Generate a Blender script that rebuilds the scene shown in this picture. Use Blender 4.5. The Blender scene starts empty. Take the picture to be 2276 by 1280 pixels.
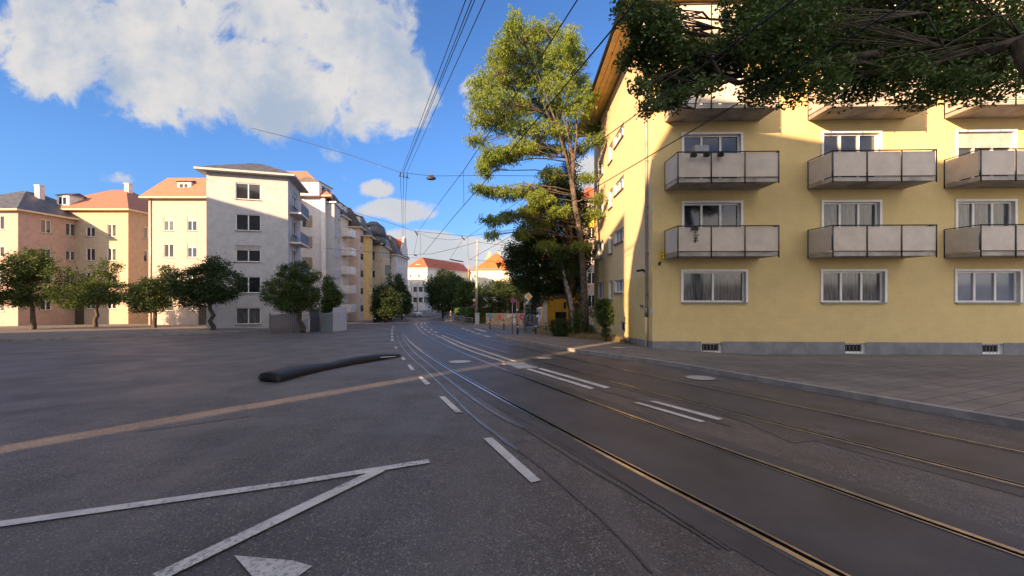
import bpy, bmesh, math, random
import numpy as np
from mathutils import Vector, Matrix
rad = math.radians
random.seed(7); rng = np.random.default_rng(7)
C = bpy.context.scene
col = C.collection
F = 900.0; CX = 1138.0; HY = 645.0
# ------------------------------------------------------------------ camera
cam = bpy.data.objects.new('camera', bpy.data.cameras.new('camera')); col.objects.link(cam)
cam.location = (0, 0, 0); cam.rotation_euler = (rad(90), 0, 0)
cam.data.sensor_width = 36; cam.data.lens = 36 * F / 2276
cam.data.shift_y = 5 / 2276; cam.data.clip_end = 3000; cam.data.clip_start = 0.05
C.camera = cam
# ------------------------------------------------------------------ light
SUN_EL = 18.0; SX, SY = 0.59, 0.807          # horizontal travel direction of the sunlight
te = math.tan(rad(SUN_EL))
sun = bpy.data.objects.new('sun', bpy.data.lights.new('sun', 'SUN')); col.objects.link(sun)
sun.data.energy = 4.1; sun.data.angle = rad(0.5); sun.data.color = (1.0, 0.61, 0.33)
sun.rotation_euler = Vector((SX, SY, -te)).to_track_quat('-Z', 'Y').to_euler()
C.view_settings.view_transform = 'Standard'; C.view_settings.look = 'None'
C.view_settings.exposure = 2.0; C.view_settings.gamma = 1
w = bpy.data.worlds.new("World"); C.world = w; w.use_nodes = True
nt = w.node_tree; nt.nodes.clear()
def N(nt, t, **k):
    n = nt.nodes.new(t)
    for a, b in k.items():
        if a == 'op': n.operation = b
        elif a == 'bl': n.blend_type = b
        else: setattr(n, a, b)
    return n
def mth(nt, op, a, b=None, c=None, clamp=False):
    n = N(nt, 'ShaderNodeMath', op=op); n.use_clamp = clamp
    for i, v in enumerate((a, b, c)):
        if v is None: continue
        if isinstance(v, (int, float)): n.inputs[i].default_value = v
        else: nt.links.new(v, n.inputs[i])
    return n.outputs[0]
def mixc(nt, f, a, b, bl='MIX'):
    n = N(nt, 'ShaderNodeMix', data_type='RGBA'); n.blend_type = bl
    for i, v in ((0, f), (6, a), (7, b)):
        if isinstance(v, (int, float)): n.inputs[i].default_value = v
        elif isinstance(v, (tuple, list)): n.inputs[i].default_value = (*v[:3], 1)
        else: nt.links.new(v, n.inputs[i])
    return n.outputs[2]
def sstep(nt, v, a, b, o0=0.0, o1=1.0):
    n = N(nt, 'ShaderNodeMapRange', interpolation_type='SMOOTHSTEP')
    nt.links.new(v, n.inputs[0])
    for i, x in enumerate((a, b, o0, o1)): n.inputs[i + 1].default_value = x
    return n.outputs[0]
sky = N(nt, 'ShaderNodeTexSky', sky_type='NISHITA'); sky.sun_disc = False
sky.sun_elevation = rad(SUN_EL); sky.sun_rotation = math.atan2(-SX, -SY)
sky.air_density = 1.0; sky.dust_density = 0.35; sky.ozone_density = 2.2; sky.altitude = 200
bg = N(nt, 'ShaderNodeBackground'); bg.inputs[1].default_value = 0.10
outw = N(nt, 'ShaderNodeOutputWorld')
tc = N(nt, 'ShaderNodeTexCoord'); sep = N(nt, 'ShaderNodeSeparateXYZ'); nt.links.new(tc.outputs['Generated'], sep.inputs[0])
ysafe = mth(nt, 'MAXIMUM', sep.outputs[1], 0.03)
U = mth(nt, 'DIVIDE', sep.outputs[0], ysafe); V = mth(nt, 'DIVIDE', sep.outputs[2], ysafe)
cmb = N(nt, 'ShaderNodeCombineXYZ'); nt.links.new(U, cmb.inputs[0]); nt.links.new(V, cmb.inputs[1])
def noise(nt, vec, sc, det=6, rough=.55, dist=0.0, dim='3D'):
    n = N(nt, 'ShaderNodeTexNoise', noise_dimensions=dim)
    if vec is not None: nt.links.new(vec, n.inputs['Vector'])
    n.inputs['Scale'].default_value = sc; n.inputs['Detail'].default_value = det
    n.inputs['Roughness'].default_value = rough; n.inputs['Distortion'].default_value = dist
    return n.outputs[0]
n1 = noise(nt, cmb.outputs[0], 7.5, 12, .62, .35)
n2 = noise(nt, cmb.outputs[0], 4.2, 9, .55, .1)
# clouds: soft discs on the sky dome (direction space), broken up by fractal noise
CL = [(-.40, .60, .17, .12, 1.0), (-.33, .50, .14, .13, 1.0), (-.52, .50, .22, .13, 1.0), (-.27, .46, .08, .07, .85), (-.44, .36, .05, .05, .55),
      (-.75, .52, .30, .12, 1.0), (-1.05, .62, .32, .16, 1.0), (-.55, .72, .26, .12, 1.0), (-.80, .75, .3, .14, 1.0),
      (-.28, .70, .07, .09, .8),
      (-.335, .253, .05, .022, .7), (-.275, .196, .11, .028, .85), (-.225, .19, .06, .016, .8), (-.08, .48, .05, .05, .72), (-.06, .46, .06, .07, .6),
      (-.42, .28, .05, .015, .4), (-.30, .31, .04, .01, .35),
      (-.26, .13, .14, .022, .8), (-.1, .105, .2, .03, .95), (-.2, .085, .28, .03, .85), (.0, .12, .1, .02, .8), (.2, .27, .06, .06, .9), (.02, .075, .3, .03, .8),
      (-1.0, .28, .1, .02, .5), (1.0, .5, .3, .1, .8)]
acc = None
for (u, v, ru, rv, st) in CL:
    a = mth(nt, 'DIVIDE', mth(nt, 'SUBTRACT', U, u), ru); b = mth(nt, 'DIVIDE', mth(nt, 'SUBTRACT', V, v), rv)
    r2 = mth(nt, 'ADD', mth(nt, 'MULTIPLY', a, a), mth(nt, 'MULTIPLY', b, b))
    m = mth(nt, 'MULTIPLY', sstep(nt, r2, 0.0, 2.2, 1.0, 0.0), st)
    acc = m if acc is None else mth(nt, 'MAXIMUM', acc, m)
dens = mth(nt, 'ADD', mth(nt, 'MULTIPLY', acc, 0.85), mth(nt, 'MULTIPLY', mth(nt, 'SUBTRACT', n1, 0.5), 2.1))
cov = sstep(nt, dens, 0.33, 0.72)
front = mth(nt, 'GREATER_THAN', sep.outputs[1], 0.05)
cov = mth(nt, 'MULTIPLY', mth(nt, 'MULTIPLY', cov, front), 0.96)
# bright broken cloud added behind the viewpoint to lift the light in the shade
n3 = noise(nt, tc.outputs['Generated'], 3.2, 8, .6, .3)
up = mth(nt, 'GREATER_THAN', sep.outputs[2], 0.0)
back = mth(nt, 'MULTIPLY', mth(nt, 'MULTIPLY', sstep(nt, n3, .40, .56), mth(nt, 'SUBTRACT', 1.0, sstep(nt, sep.outputs[1], -.12, .05))), up)
shade = sstep(nt, mth(nt, 'ADD', mth(nt, 'MULTIPLY', n2, .8), mth(nt, 'MULTIPLY', n1, .35)), .46, .73)
shade = mth(nt, 'MULTIPLY', shade, sstep(nt, V, .22, .42, .45, 1.0))
ccol = mixc(nt, shade, (1.98, 1.90, 1.82), (1.08, 1.27, 1.58))
skyc = mixc(nt, 1.0, sky.outputs[0], mixc(nt, sstep(nt, V, 0.0, .42), (.195, .285, .485), (.28, .415, .60)), 'MULTIPLY')
nt.links.new(mixc(nt, back, mixc(nt, cov, skyc, ccol), (5.6, 4.9, 4.2)), bg.inputs[0]); nt.links.new(bg.outputs[0], outw.inputs[0])
C.cycles.max_bounces = 6; C.cycles.diffuse_bounces = 3; C.cycles.transparent_max_bounces = 6
C.cycles.use_denoising = True
# ------------------------------------------------------------------ helpers
def zg(x, y):
    if y < 60: z = -1.65 - .05 * y - 5e-5 * max(y, 0) ** 2
    else:
        t = min(y - 60, 40); z = -4.83 - .056 * t + .0007 * t * t
    s = min(max((y - 12.5) / 4, 0), 1); s = s * s * (3 - 2 * s)
    return z - .07 * min(max(x - 5.6, 0), 4) * s
def P(px, py, Y): return Vector(((px - CX) / F * Y, Y, (HY - py) / F * Y))
def XY(px, Y): return Vector(((px - CX) / F * Y, Y))
def GP(px, py):
    u = (px - CX) / F; v = (HY - py) / F
    lo, hi = .5, 400
    y = lo
    while y < hi:
        if v * y < zg(u * y, y) : y += .25; continue
        # above the ground line: step back
        break
    # the ray starts above the ground, so walk until it is below
    y = .5
    while y < hi and v * y > zg(u * y, y): y += .5
    a, b = y - .5, y
    for _ in range(30):
        m = (a + b) / 2
        if v * m > zg(u * m, m): a = m
        else: b = m
    return Vector((u * b, b))
def G3(px, py, dz=0):
    p = GP(px, py); return Vector((p.x, p.y, zg(p.x, p.y) + dz))
class MB:
    def __init__(s): s.v = []; s.f = []; s.m = []; s.sm = []
    def q(s, pts, m=0, sm=False):
        i = len(s.v); s.v += [tuple(p) for p in pts]; s.f.append(tuple(range(i, i + len(pts)))); s.m.append(m); s.sm.append(sm); return s
    def box(s, c, d, m=0, rz=0, mat=None):
        x, y, z = d[0] / 2, d[1] / 2, d[2] / 2
        M = Matrix.Translation(Vector(c)) @ (mat if mat is not None else Matrix.Rotation(rz, 4, 'Z'))
        P8 = [M @ Vector(p) for p in ((-x, -y, -z), (x, -y, -z), (x, y, -z), (-x, y, -z), (-x, -y, z), (x, -y, z), (x, y, z), (-x, y, z))]
        i = len(s.v); s.v += [tuple(p) for p in P8]
        for f in ((3, 2, 1, 0), (4, 5, 6, 7), (0, 1, 5, 4), (1, 2, 6, 5), (2, 3, 7, 6), (3, 0, 4, 7)):
            s.f.append(tuple(i + k for k in f)); s.m.append(m); s.sm.append(False)
        return s
    def tube(s, pts, r, n=6, m=0, cap=True):
        pts = [Vector(p) for p in pts]; rs = r if isinstance(r, (list, tuple)) else [r] * len(pts)
        base = len(s.v); ref = None
        for k, p in enumerate(pts):
            t = (pts[min(k + 1, len(pts) - 1)] - pts[max(k - 1, 0)])
            if t.length < 1e-9: t = Vector((0, 0, 1))
            t.normalize()
            if ref is None: ref = t.orthogonal().normalized()
            else:
                ref = ref - t * ref.dot(t)
                if ref.length < 1e-6: ref = t.orthogonal()
                ref.normalize()
            b = t.cross(ref)
            for j in range(n):
                a = 2 * math.pi * j / n; s.v.append(tuple(p + (ref * math.cos(a) + b * math.sin(a)) * rs[k]))
        for k in range(len(pts) - 1):
            for j in range(n):
                j2 = (j + 1) % n
                s.f.append((base + k * n + j, base + k * n + j2, base + (k + 1) * n + j2, base + (k + 1) * n + j)); s.m.append(m); s.sm.append(True)
        if cap:
            s.f.append(tuple(base + j for j in reversed(range(n)))); s.m.append(m); s.sm.append(False)
            e = base + (len(pts) - 1) * n; s.f.append(tuple(e + j for j in range(n))); s.m.append(m); s.sm.append(False)
        return s
    def prism(s, poly, z0, z1, m=0):      # poly in plan, counter-clockwise
        n = len(poly)
        s.q([(p[0], p[1], z1) for p in poly], m); s.q([(p[0], p[1], z0) for p in reversed(poly)], m)
        for i in range(n):
            a, b = poly[i], poly[(i + 1) % n]
            s.q([(a[0], a[1], z0), (b[0], b[1], z0), (b[0], b[1], z1), (a[0], a[1], z1)], m)
        return s
    def build(s, name, mats, parent=None, o=None, loc=None):
        me = bpy.data.meshes.new(name)
        o = Vector(o) if o is not None else (Vector(parent.get('_o')) if parent is not None and '_o' in parent else Vector((0, 0, 0)))
        me.from_pydata([(x - o[0], y - o[1], z - o[2]) for x, y, z in s.v], [], s.f)
        if not isinstance(mats, (list, tuple)): mats = [mats]
        for m in mats: me.materials.append(m)
        me.polygons.foreach_set('material_index', s.m); me.polygons.foreach_set('use_smooth', s.sm)
        me.update()
        ob = bpy.data.objects.new(name, me); col.objects.link(ob)
        if parent is not None: ob.parent = parent
        elif loc is None: ob.location = o
        if loc is not None: ob.location = loc
        ob['_o'] = tuple(o)
        return ob
def tag(o, label=None, cat=None, group=None, kind=None):
    if label: o['label'] = label
    if cat: o['category'] = cat
    if group: o['group'] = group
    if kind: o['kind'] = kind
    return o
def empty(name, loc, label=None, cat=None, group=None):
    o = bpy.data.objects.new(name, None); col.objects.link(o); o.location = loc; o.empty_display_size = .3
    o['_o'] = tuple(loc); return tag(o, label, cat, group)
# ------------------------------------------------------------------ materials
def mat(name, c=(.5, .5, .5), rough=.7, metal=0.0, var=.12, vs=1.5, bump=0.0, bs=40, spec=.5, fn=None, c2=None):
    m = bpy.data.materials.new(name); m.use_nodes = True; t = m.node_tree
    b = t.nodes['Principled BSDF']; b.inputs['Roughness'].default_value = rough; b.inputs['Metallic'].default_value = metal
    b.inputs['Specular IOR Level'].default_value = spec
    tcn = N(t, 'ShaderNodeTexCoord'); vec = tcn.outputs['Object']
    if c2 is None: c2 = tuple(x * (1 - var * 2) for x in c); c1 = tuple(min(1, x * (1 + var)) for x in c)
    else: c1 = c
    fac = sstep(t, noise(t, vec, vs, 6, .62), .3, .7)
    colr = mixc(t, fac, c1, c2)
    if fn: colr = fn(t, vec, colr, b)
    t.links.new(colr, b.inputs['Base Color'])
    if bump:
        bn = N(t, 'ShaderNodeBump'); bn.inputs['Strength'].default_value = bump; bn.inputs['Distance'].default_value = .02
        t.links.new(noise(t, vec, bs, 4, .6), bn.inputs['Height']); t.links.new(bn.outputs[0], b.inputs['Normal'])
    return m
def asphalt_fn(t, vec, c, b):
    vo = N(t, 'ShaderNodeTexVoronoi'); vo.inputs['Scale'].default_value = 88; t.links.new(vec, vo.inputs['Vector'])
    sp = N(t, 'ShaderNodeSeparateColor'); t.links.new(vo.outputs['Color'], sp.inputs[0])
    big = sstep(t, sp.outputs[0], .78, 1.0, 0, 1)
    c = mixc(t, mth(t, 'MULTIPLY', big, .75), c, (.26, .25, .24))
    dk = sstep(t, sp.outputs[1], .55, 1.0, 0, .8)
    c = mixc(t, dk, c, (.018, .018, .02))
    st = sstep(t, noise(t, vec, .35, 5, .6, .6), .45, .7, 0, .45)
    c = mixc(t, st, c, (.035, .034, .037))
    mp = N(t, 'ShaderNodeMapping'); mp.inputs['Rotation'].default_value = (0, 0, rad(-24)); mp.inputs['Scale'].default_value = (1.6, .10, 1); t.links.new(vec, mp.inputs[0])
    stk = noise(t, mp.outputs[0], 1.0, 5, .6, .3)
    c = mixc(t, sstep(t, stk, .45, .68, 0, .35), c, (.12, .112, .11)); c = mixc(t, sstep(t, stk, .30, .46, .4, 0), c, (.04, .038, .04))
    wp = noise(t, vec, 1.3, 4, .6); cv = N(t, 'ShaderNodeCombineXYZ'); sx_ = N(t, 'ShaderNodeSeparateXYZ'); t.links.new(vec, sx_.inputs[0])
    t.links.new(mth(t, 'ADD', sx_.outputs[0], mth(t, 'MULTIPLY', wp, 1.4)), cv.inputs[0]); t.links.new(mth(t, 'ADD', sx_.outputs[1], mth(t, 'MULTIPLY', wp, 1.1)), cv.inputs[1])
    ve = N(t, 'ShaderNodeTexVoronoi', feature='DISTANCE_TO_EDGE'); ve.inputs['Scale'].default_value = .22; t.links.new(cv.outputs[0], ve.inputs['Vector'])
    ck = mth(t, 'MULTIPLY', sstep(t, ve.outputs['Distance'], .0008, .0035, 1, 0), sstep(t, noise(t, vec, .45, 2), .48, .56))
    c = mixc(t, mth(t, 'MULTIPLY', ck, .7), c, (.02, .019, .02))
    bn = N(t, 'ShaderNodeBump'); bn.inputs['Strength'].default_value = .55; bn.inputs['Distance'].default_value = .008
    t.links.new(vo.outputs['Distance'], bn.inputs['Height']); t.links.new(bn.outputs[0], b.inputs['Normal'])
    r = sstep(t, noise(t, vec, .8, 4), .35, .7, .5, .68); t.links.new(r, b.inputs['Roughness'])
    return c
M = {}
M['asphalt'] = mat('asphalt', (.086, .077, .075), .6, vs=2.2, var=.12, fn=asphalt_fn, spec=.5)
M['asphalt_track'] = mat('asphalt_track', (.062, .061, .067), .52, vs=1.2, var=.15, bump=.25, bs=120, spec=.32,
    fn=lambda t, v, c, b: mixc(t, sstep(t, noise(t, v, 60, 3), .55, .75, 0, .5), c, (.11, .105, .1)))
M['seal'] = mat('tar_seal', (.10, .11, .125), .38, vs=3, var=.2, spec=.7)
M['tarline'] = mat('tar_line', (.056, .052, .054), .62, vs=3, var=.2, spec=.7)
def paint_fn(t, v, c, b):
    wv = noise(t, v, 28, 6, .7); big = noise(t, v, 1.7, 3, .5)
    f = sstep(t, mth(t, 'ADD', mth(t, 'MULTIPLY', wv, .7), mth(t, 'MULTIPLY', big, .4)), .56, .68, 0, .75)
    return mixc(t, f, c, (.10, .10, .10))
M['paint'] = mat('road_paint', (.50, .50, .49), .6, vs=4, var=.1, bump=.3, bs=90, fn=paint_fn)
def brickfn(sx, sy, mortar, amt=.6, rot=0.0, size=.012):
    def f(t, vec, c, b):
        mp = N(t, 'ShaderNodeMapping'); mp.inputs['Rotation'].default_value = (0, 0, rot); t.links.new(vec, mp.inputs[0])
        br = N(t, 'ShaderNodeTexBrick'); br.inputs['Scale'].default_value = 1; br.inputs['Brick Width'].default_value = sx; br.inputs['Row Height'].default_value = sy
        br.inputs['Mortar Size'].default_value = size; br.inputs['Color1'].default_value = (1, 1, 1, 1); br.inputs['Color2'].default_value = (.86, .86, .86, 1); br.inputs['Mortar'].default_value = (*mortar, 1)
        t.links.new(mp.outputs[0], br.inputs['Vector'])
        return mixc(t, amt, c, br.outputs[0], 'MULTIPLY')
    return f
M['slabs'] = mat('pavement_slabs', (.155, .145, .14), .75, vs=1.2, var=.15, bump=.2, bs=60, fn=brickfn(.6, .35, (.35, .33, .32), 1.0, rad(-24), .012))
M['kerb'] = mat('kerb_stone', (.24, .23, .22), .75, vs=3, var=.15, bump=.2, bs=50)
M['ground'] = mat('soil_ground', (.11, .10, .08), .9, vs=.8, var=.3, bump=.3, bs=20)
M['steel'] = mat('polished_rail_steel', (.46, .48, .52), .30, 1.0, vs=8, var=.15)
M['groove'] = mat('rail_groove_dark', (.008, .008, .008), .9, vs=8, spec=.0)
def rim(t, v, c, b):
    br = noise(t, v, 30, 3)
    return mixc(t, sstep(t, br, .4, .7), c, (.12, .11, .1))
M['iron'] = mat('cast_iron', (.20, .19, .18), .5, .3, vs=12, var=.2, bump=.5, bs=60, fn=rim)
M['plate'] = mat('pale_cover', (.36, .36, .36), .55, .0, vs=6, var=.12, bump=.2, bs=60)
def plaster(name, c, var=.03, joints=False):
    def f(t, vec, cc, b):
        stn = sstep(t, noise(t, vec, .5, 6, .6, 1.2), .5, .75, 0, .10)
        cc = mixc(t, stn, cc, tuple(x * .72 for x in c))
        if joints:
            # faint coursing of painted block work, running along the wall
            sp = N(t, 'ShaderNodeSeparateXYZ'); t.links.new(vec, sp.inputs[0])
            cb = N(t, 'ShaderNodeCombineXYZ'); t.links.new(mth(t, 'ADD', sp.outputs[0], sp.outputs[1]), cb.inputs[0]); t.links.new(sp.outputs[2], cb.inputs[1])
            br = N(t, 'ShaderNodeTexBrick'); br.inputs['Scale'].default_value = 1; br.inputs['Brick Width'].default_value = .26; br.inputs['Row Height'].default_value = .085
            br.inputs['Mortar Size'].default_value = .006; br.inputs['Color1'].default_value = (1, 1, 1, 1); br.inputs['Color2'].default_value = (.95, .95, .95, 1); br.inputs['Mortar'].default_value = (.8, .8, .78, 1)
            t.links.new(cb.outputs[0], br.inputs['Vector']); cc = mixc(t, .75, cc, br.outputs[0], 'MULTIPLY')
        return cc
    return mat(name, c, .85, vs=2.0, var=var, bump=.18, bs=55, fn=f)
M['yellow'] = plaster('yellow_plaster', (.62, .485, .22), joints=True)
M['yellow_up'] = plaster('pale_yellow_plaster', (.64, .50, .30))
M['yellow_fr'] = plaster('yellow_front', (.63, .495, .235), joints=True)
M['plinth'] = plaster('grey_plinth', (.20, .21, .24), .12)
M['soffit'] = mat('timber_soffit', (.62, .43, .16), .6, vs=2, var=.08)
M['white'] = mat('white_frame', (.74, .74, .73), .4, vs=3, var=.05)
M['offwhite'] = plaster('off_white_panel', (.52, .47, .42), .06)
M['darkmetal'] = mat('dark_metal', (.035, .035, .04), .45, .5, vs=6)
M['grey'] = mat('grey_metal', (.22, .23, .25), .45, .6, vs=4, var=.1)
M['zinc'] = mat('zinc_pipe', (.48, .48, .49), .42, .25, vs=4, var=.12)
M['concrete'] = mat('concrete', (.34, .32, .30), .8, vs=1.4, var=.2, bump=.2, bs=40)
M['glass'] = mat('window_glass', (.018, .022, .028), .06, 0, vs=.6, var=.3, spec=.8)
def curtain(t, v, c, b):
    wv = N(t, 'ShaderNodeTexWave'); wv.inputs['Scale'].default_value = 5; wv.inputs['Distortion'].default_value = 3; t.links.new(v, wv.inputs['Vector'])
    sp = N(t, 'ShaderNodeSeparateXYZ'); t.links.new(v, sp.inputs[0]); cb = N(t, 'ShaderNodeCombineXYZ'); t.links.new(mth(t, 'MULTIPLY', sp.outputs[0], 14), cb.inputs[0]); t.links.new(sp.outputs[2], cb.inputs[1])
    return mixc(t, sstep(t, noise(t, cb.outputs[0], 1.0, 4, .6), .40, .62), c, (.035, .04, .045))
M['curtain'] = mat('curtained_glass', (.12, .13, .14), .08, vs=2, fn=curtain, spec=.8)
M['netcurtain'] = mat('net_curtain_glass', (.16, .19, .27), .08, vs=2, var=.05, spec=.8)
M['blind'] = mat('roller_blind', (.36, .35, .34), .6, vs=2)
def tiles(name, c, c2):
    def f(t, v, cc, b):
        wz = N(t, 'ShaderNodeTexWave', bands_direction='Z'); wz.inputs['Scale'].default_value = 1.1; t.links.new(v, wz.inputs['Vector'])
        cc = mixc(t, mth(t, 'MULTIPLY', wz.outputs[1], .45), cc, tuple(x * .45 for x in c))
        wx = N(t, 'ShaderNodeTexWave', bands_direction='X'); wx.inputs['Scale'].default_value = 1.4; t.links.new(v, wx.inputs['Vector'])
        cc = mixc(t, mth(t, 'MULTIPLY', wx.outputs[1], .3), cc, tuple(x * .45 for x in c))
        return cc
    return mat(name, c, .75, vs=3, c2=c2, fn=f)
M['tile_red'] = tiles('red_roof_tiles', (.50, .13, .06), (.36, .10, .05))
M['tile_orange'] = tiles('orange_roof_tiles', (.62, .17, .05), (.48, .13, .04))
M['tile_brown'] = tiles('brown_roof_tiles', (.36, .17, .11), (.26, .12, .08))
M['slate'] = mat('slate_roof', (.075, .085, .105), .55, vs=2, var=.25)
M['slate_dark'] = mat('dark_slate_roof', (.045, .043, .048), .6, vs=2, var=.25)
for n_, c_ in dict(p_white=(.66, .65, .66), p_grey=(.42, .43, .46), p_cream=(.62, .53, .42), p_pink=(.56, .44, .38), p_ochre=(.58, .42, .18), p_stone=(.38, .33, .26),
                   p_lilac=(.50, .50, .52), p_pale=(.72, .68, .58), p_rose=(.62, .56, .52), p_orange=(.70, .36, .03), p_beige=(.60, .50, .34), p_mod=(.52, .55, .6), p_taupe=(.40, .34, .31), p_brownish=(.40, .33, .25), p_dusty=(.40, .30, .27)).items():
    M[n_] = plaster(n_, c_, .06)
M['shutter'] = mat('brown_shutter', (.36, .28, .19), .6, vs=3, fn=lambda t, v, c, b: c)
M['bark'] = mat('bark', (.085, .074, .062), .9, vs=5, var=.35, bump=.9, bs=18)
M['bark_dark'] = mat('dark_bark', (.07, .055, .04), .9, vs=5, var=.3, bump=.8, bs=18)
M['bark_pale'] = mat('pale_bark', (.30, .28, .25), .85, vs=4, var=.4, bump=.5, bs=14)
def leafmat(name, c, c2, tr=.35, big=.5):
    m = bpy.data.materials.new(name); m.use_nodes = True; t = m.node_tree; t.nodes.clear()
    out = N(t, 'ShaderNodeOutputMaterial'); g = N(t, 'ShaderNodeNewGeometry'); tcn = N(t, 'ShaderNodeTexCoord')
    f = mth(t, 'ADD', mth(t, 'MULTIPLY', g.outputs['Random Per Island'], .6), mth(t, 'MULTIPLY', sstep(t, noise(t, tcn.outputs['Object'], big, 3), .35, .65), .4))
    cc = mixc(t, f, c, c2)
    b = N(t, 'ShaderNodeBsdfPrincipled'); b.inputs['Roughness'].default_value = .55; b.inputs['Specular IOR Level'].default_value = .3
    tl = N(t, 'ShaderNodeBsdfTranslucent'); mx = N(t, 'ShaderNodeMixShader'); mx.inputs[0].default_value = tr
    t.links.new(cc, b.inputs['Base Color']); t.links.new(mixc(t, 1.0, cc, (1.25, 1.15, .55), 'MULTIPLY'), tl.inputs[0])
    t.links.new(b.outputs[0], mx.inputs[1]); t.links.new(tl.outputs[0], mx.inputs[2]); t.links.new(mx.outputs[0], out.inputs[0])
    return m
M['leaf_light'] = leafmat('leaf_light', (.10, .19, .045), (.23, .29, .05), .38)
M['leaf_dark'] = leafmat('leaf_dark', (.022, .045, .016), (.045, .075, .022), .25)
M['leaf_mid'] = leafmat('leaf_mid', (.04, .075, .022), (.075, .115, .03), .3)
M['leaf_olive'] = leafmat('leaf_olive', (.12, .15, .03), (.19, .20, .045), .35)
M['leaf_oak'] = leafmat('leaf_oak', (.05, .095, .028), (.09, .15, .04), .25, .8)
M['leaf_hedge'] = leafmat('leaf_hedge', (.06, .12, .035), (.10, .17, .05), .25, 1.0)
M['straw'] = leafmat('straw_grass', (.24, .20, .12), (.36, .29, .17), .3, 1.0)
M['weed'] = leafmat('weed_green', (.05, .09, .03), (.09, .12, .04), .3, 1.0)
def flat(name, c, r=.5): return mat(name, c, r, vs=3, var=.04)
for n_, c_ in dict(red=(.42, .03, .03), blue=(.03, .09, .32), amber=(.75, .42, .03), black=(.01, .01, .01), yel=(.70, .55, .03), cabinet=(.40, .46, .50), wood=(.36, .25, .16),
                   artblue=(.04, .28, .46), artgreen=(.14, .42, .10), artorange=(.60, .16, .07), artred=(.50, .05, .07), artwhite=(.62, .60, .58), sign_brown=(.16, .12, .02),
                   denim=(.03, .06, .2), skin=(.45, .27, .19), signpurple=(.17, .04, .11), bluepaint=(.03, .07, .28), container=(.16, .20, .24), containerlight=(.42, .47, .54), fence_dk=(.075, .075, .09)).items():
    M[n_] = flat('flat_' + n_, c_)
M['gloss'] = mat('gloss_black', (.006, .006, .008), .5, 0, vs=2, spec=.3)
M['wire'] = mat('wire', (.012, .012, .015), .5, .3)
# ------------------------------------------------------------------ ground, road, pavements
def sheet(name, poly, dz, m, step=2.0, sides=None):
    bm = bmesh.new(); vs = [bm.verts.new((p[0], p[1], 0)) for p in poly]; bm.faces.new(vs)
    xs = [p[0] for p in poly]; ys = [p[1] for p in poly]
    st = step
    y = math.floor(min(ys) / st) * st
    while y < max(ys):
        y += st if y < 120 else 40
        bmesh.ops.bisect_plane(bm, geom=bm.verts[:] + bm.edges[:] + bm.faces[:], plane_co=(0, y, 0), plane_no=(0, 1, 0))
    for x in [k * 1.0 for k in range(4, 12)]:
        if min(xs) < x < max(xs): bmesh.ops.bisect_plane(bm, geom=bm.verts[:] + bm.edges[:] + bm.faces[:], plane_co=(x, 0, 0), plane_no=(1, 0, 0))
    bmesh.ops.triangulate(bm, faces=[f for f in bm.faces if len(f.verts) > 4])
    bmesh.ops.recalc_face_normals(bm, faces=bm.faces)
    for f in bm.faces:
        if f.normal.z < 0: f.normal_flip()
    for v in bm.verts: v.co.z = zg(v.co.x, v.co.y) + dz
    if sides:
        r = bmesh.ops.extrude_edge_only(bm, edges=[e for e in bm.edges if e.is_boundary])
        for v in [g for g in r['geom'] if isinstance(g, bmesh.types.BMVert)]: v.co.z -= sides
    me = bpy.data.meshes.new(name); bm.to_mesh(me); bm.free(); me.materials.append(m)
    ob = bpy.data.objects.new(name, me); col.objects.link(ob); ob['kind'] = 'structure'
    return ob
sheet('ground', [(-1500, -60), (1500, -60), (1500, 2500), (-1500, 2500)], -.02, M['ground'], 10)
K = [GP(*p) for p in ((1623, 838), (1500, 816), (1390, 799), (1280, 783), (1200, 768), (1150, 759.5), (1118, 753))]   # near kerb of the right pavement
d0 = (K[0] - K[1]).normalized()
Kb = [K[0] + d0 * s for s in (40, 20, 10, 5)]
nose = [GP(*p) for p in ((1106, 750), (1103, 747.5), (1112, 745.5))]
sidek = [Vector((p.x, p.y)) for p in (GP(1190, 743), GP(1290, 741))] + [Vector((30, 27.5)), Vector((60, 28))]
right_kerb = Kb + K + nose + sidek
FK = [GP(*p) for p in ((1000, 704), (990, 709), (992.5, 714), (1005, 721), (1024, 725.5), (1055, 729), (1086, 731.5), (1155, 733.5), (1217, 736))] + [Vector((30, 33.5)), Vector((60, 34))]
LK = [Vector((-60, -20)), Vector((-40, 14)), Vector((-27, 22)), Vector((-22, 30)), Vector((-20.5, 40)), Vector((-20.8, 55)), Vector((-21.4, 70)), Vector((-21.5, 84)), Vector((-17, 95)), Vector((-8, 103)), Vector((5, 108)), Vector((40, 114))]
FR0 = [Vector((40, 103)), Vector((12, 99)), Vector((-2, 94))]
road_poly = [Vector((20, -30))] + Kb + K + nose + sidek + list(reversed(FK)) + list(reversed(FR0)) + [Vector((40, 114))] + list(reversed(LK))[1:] + [Vector((-30, -30))]
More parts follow.
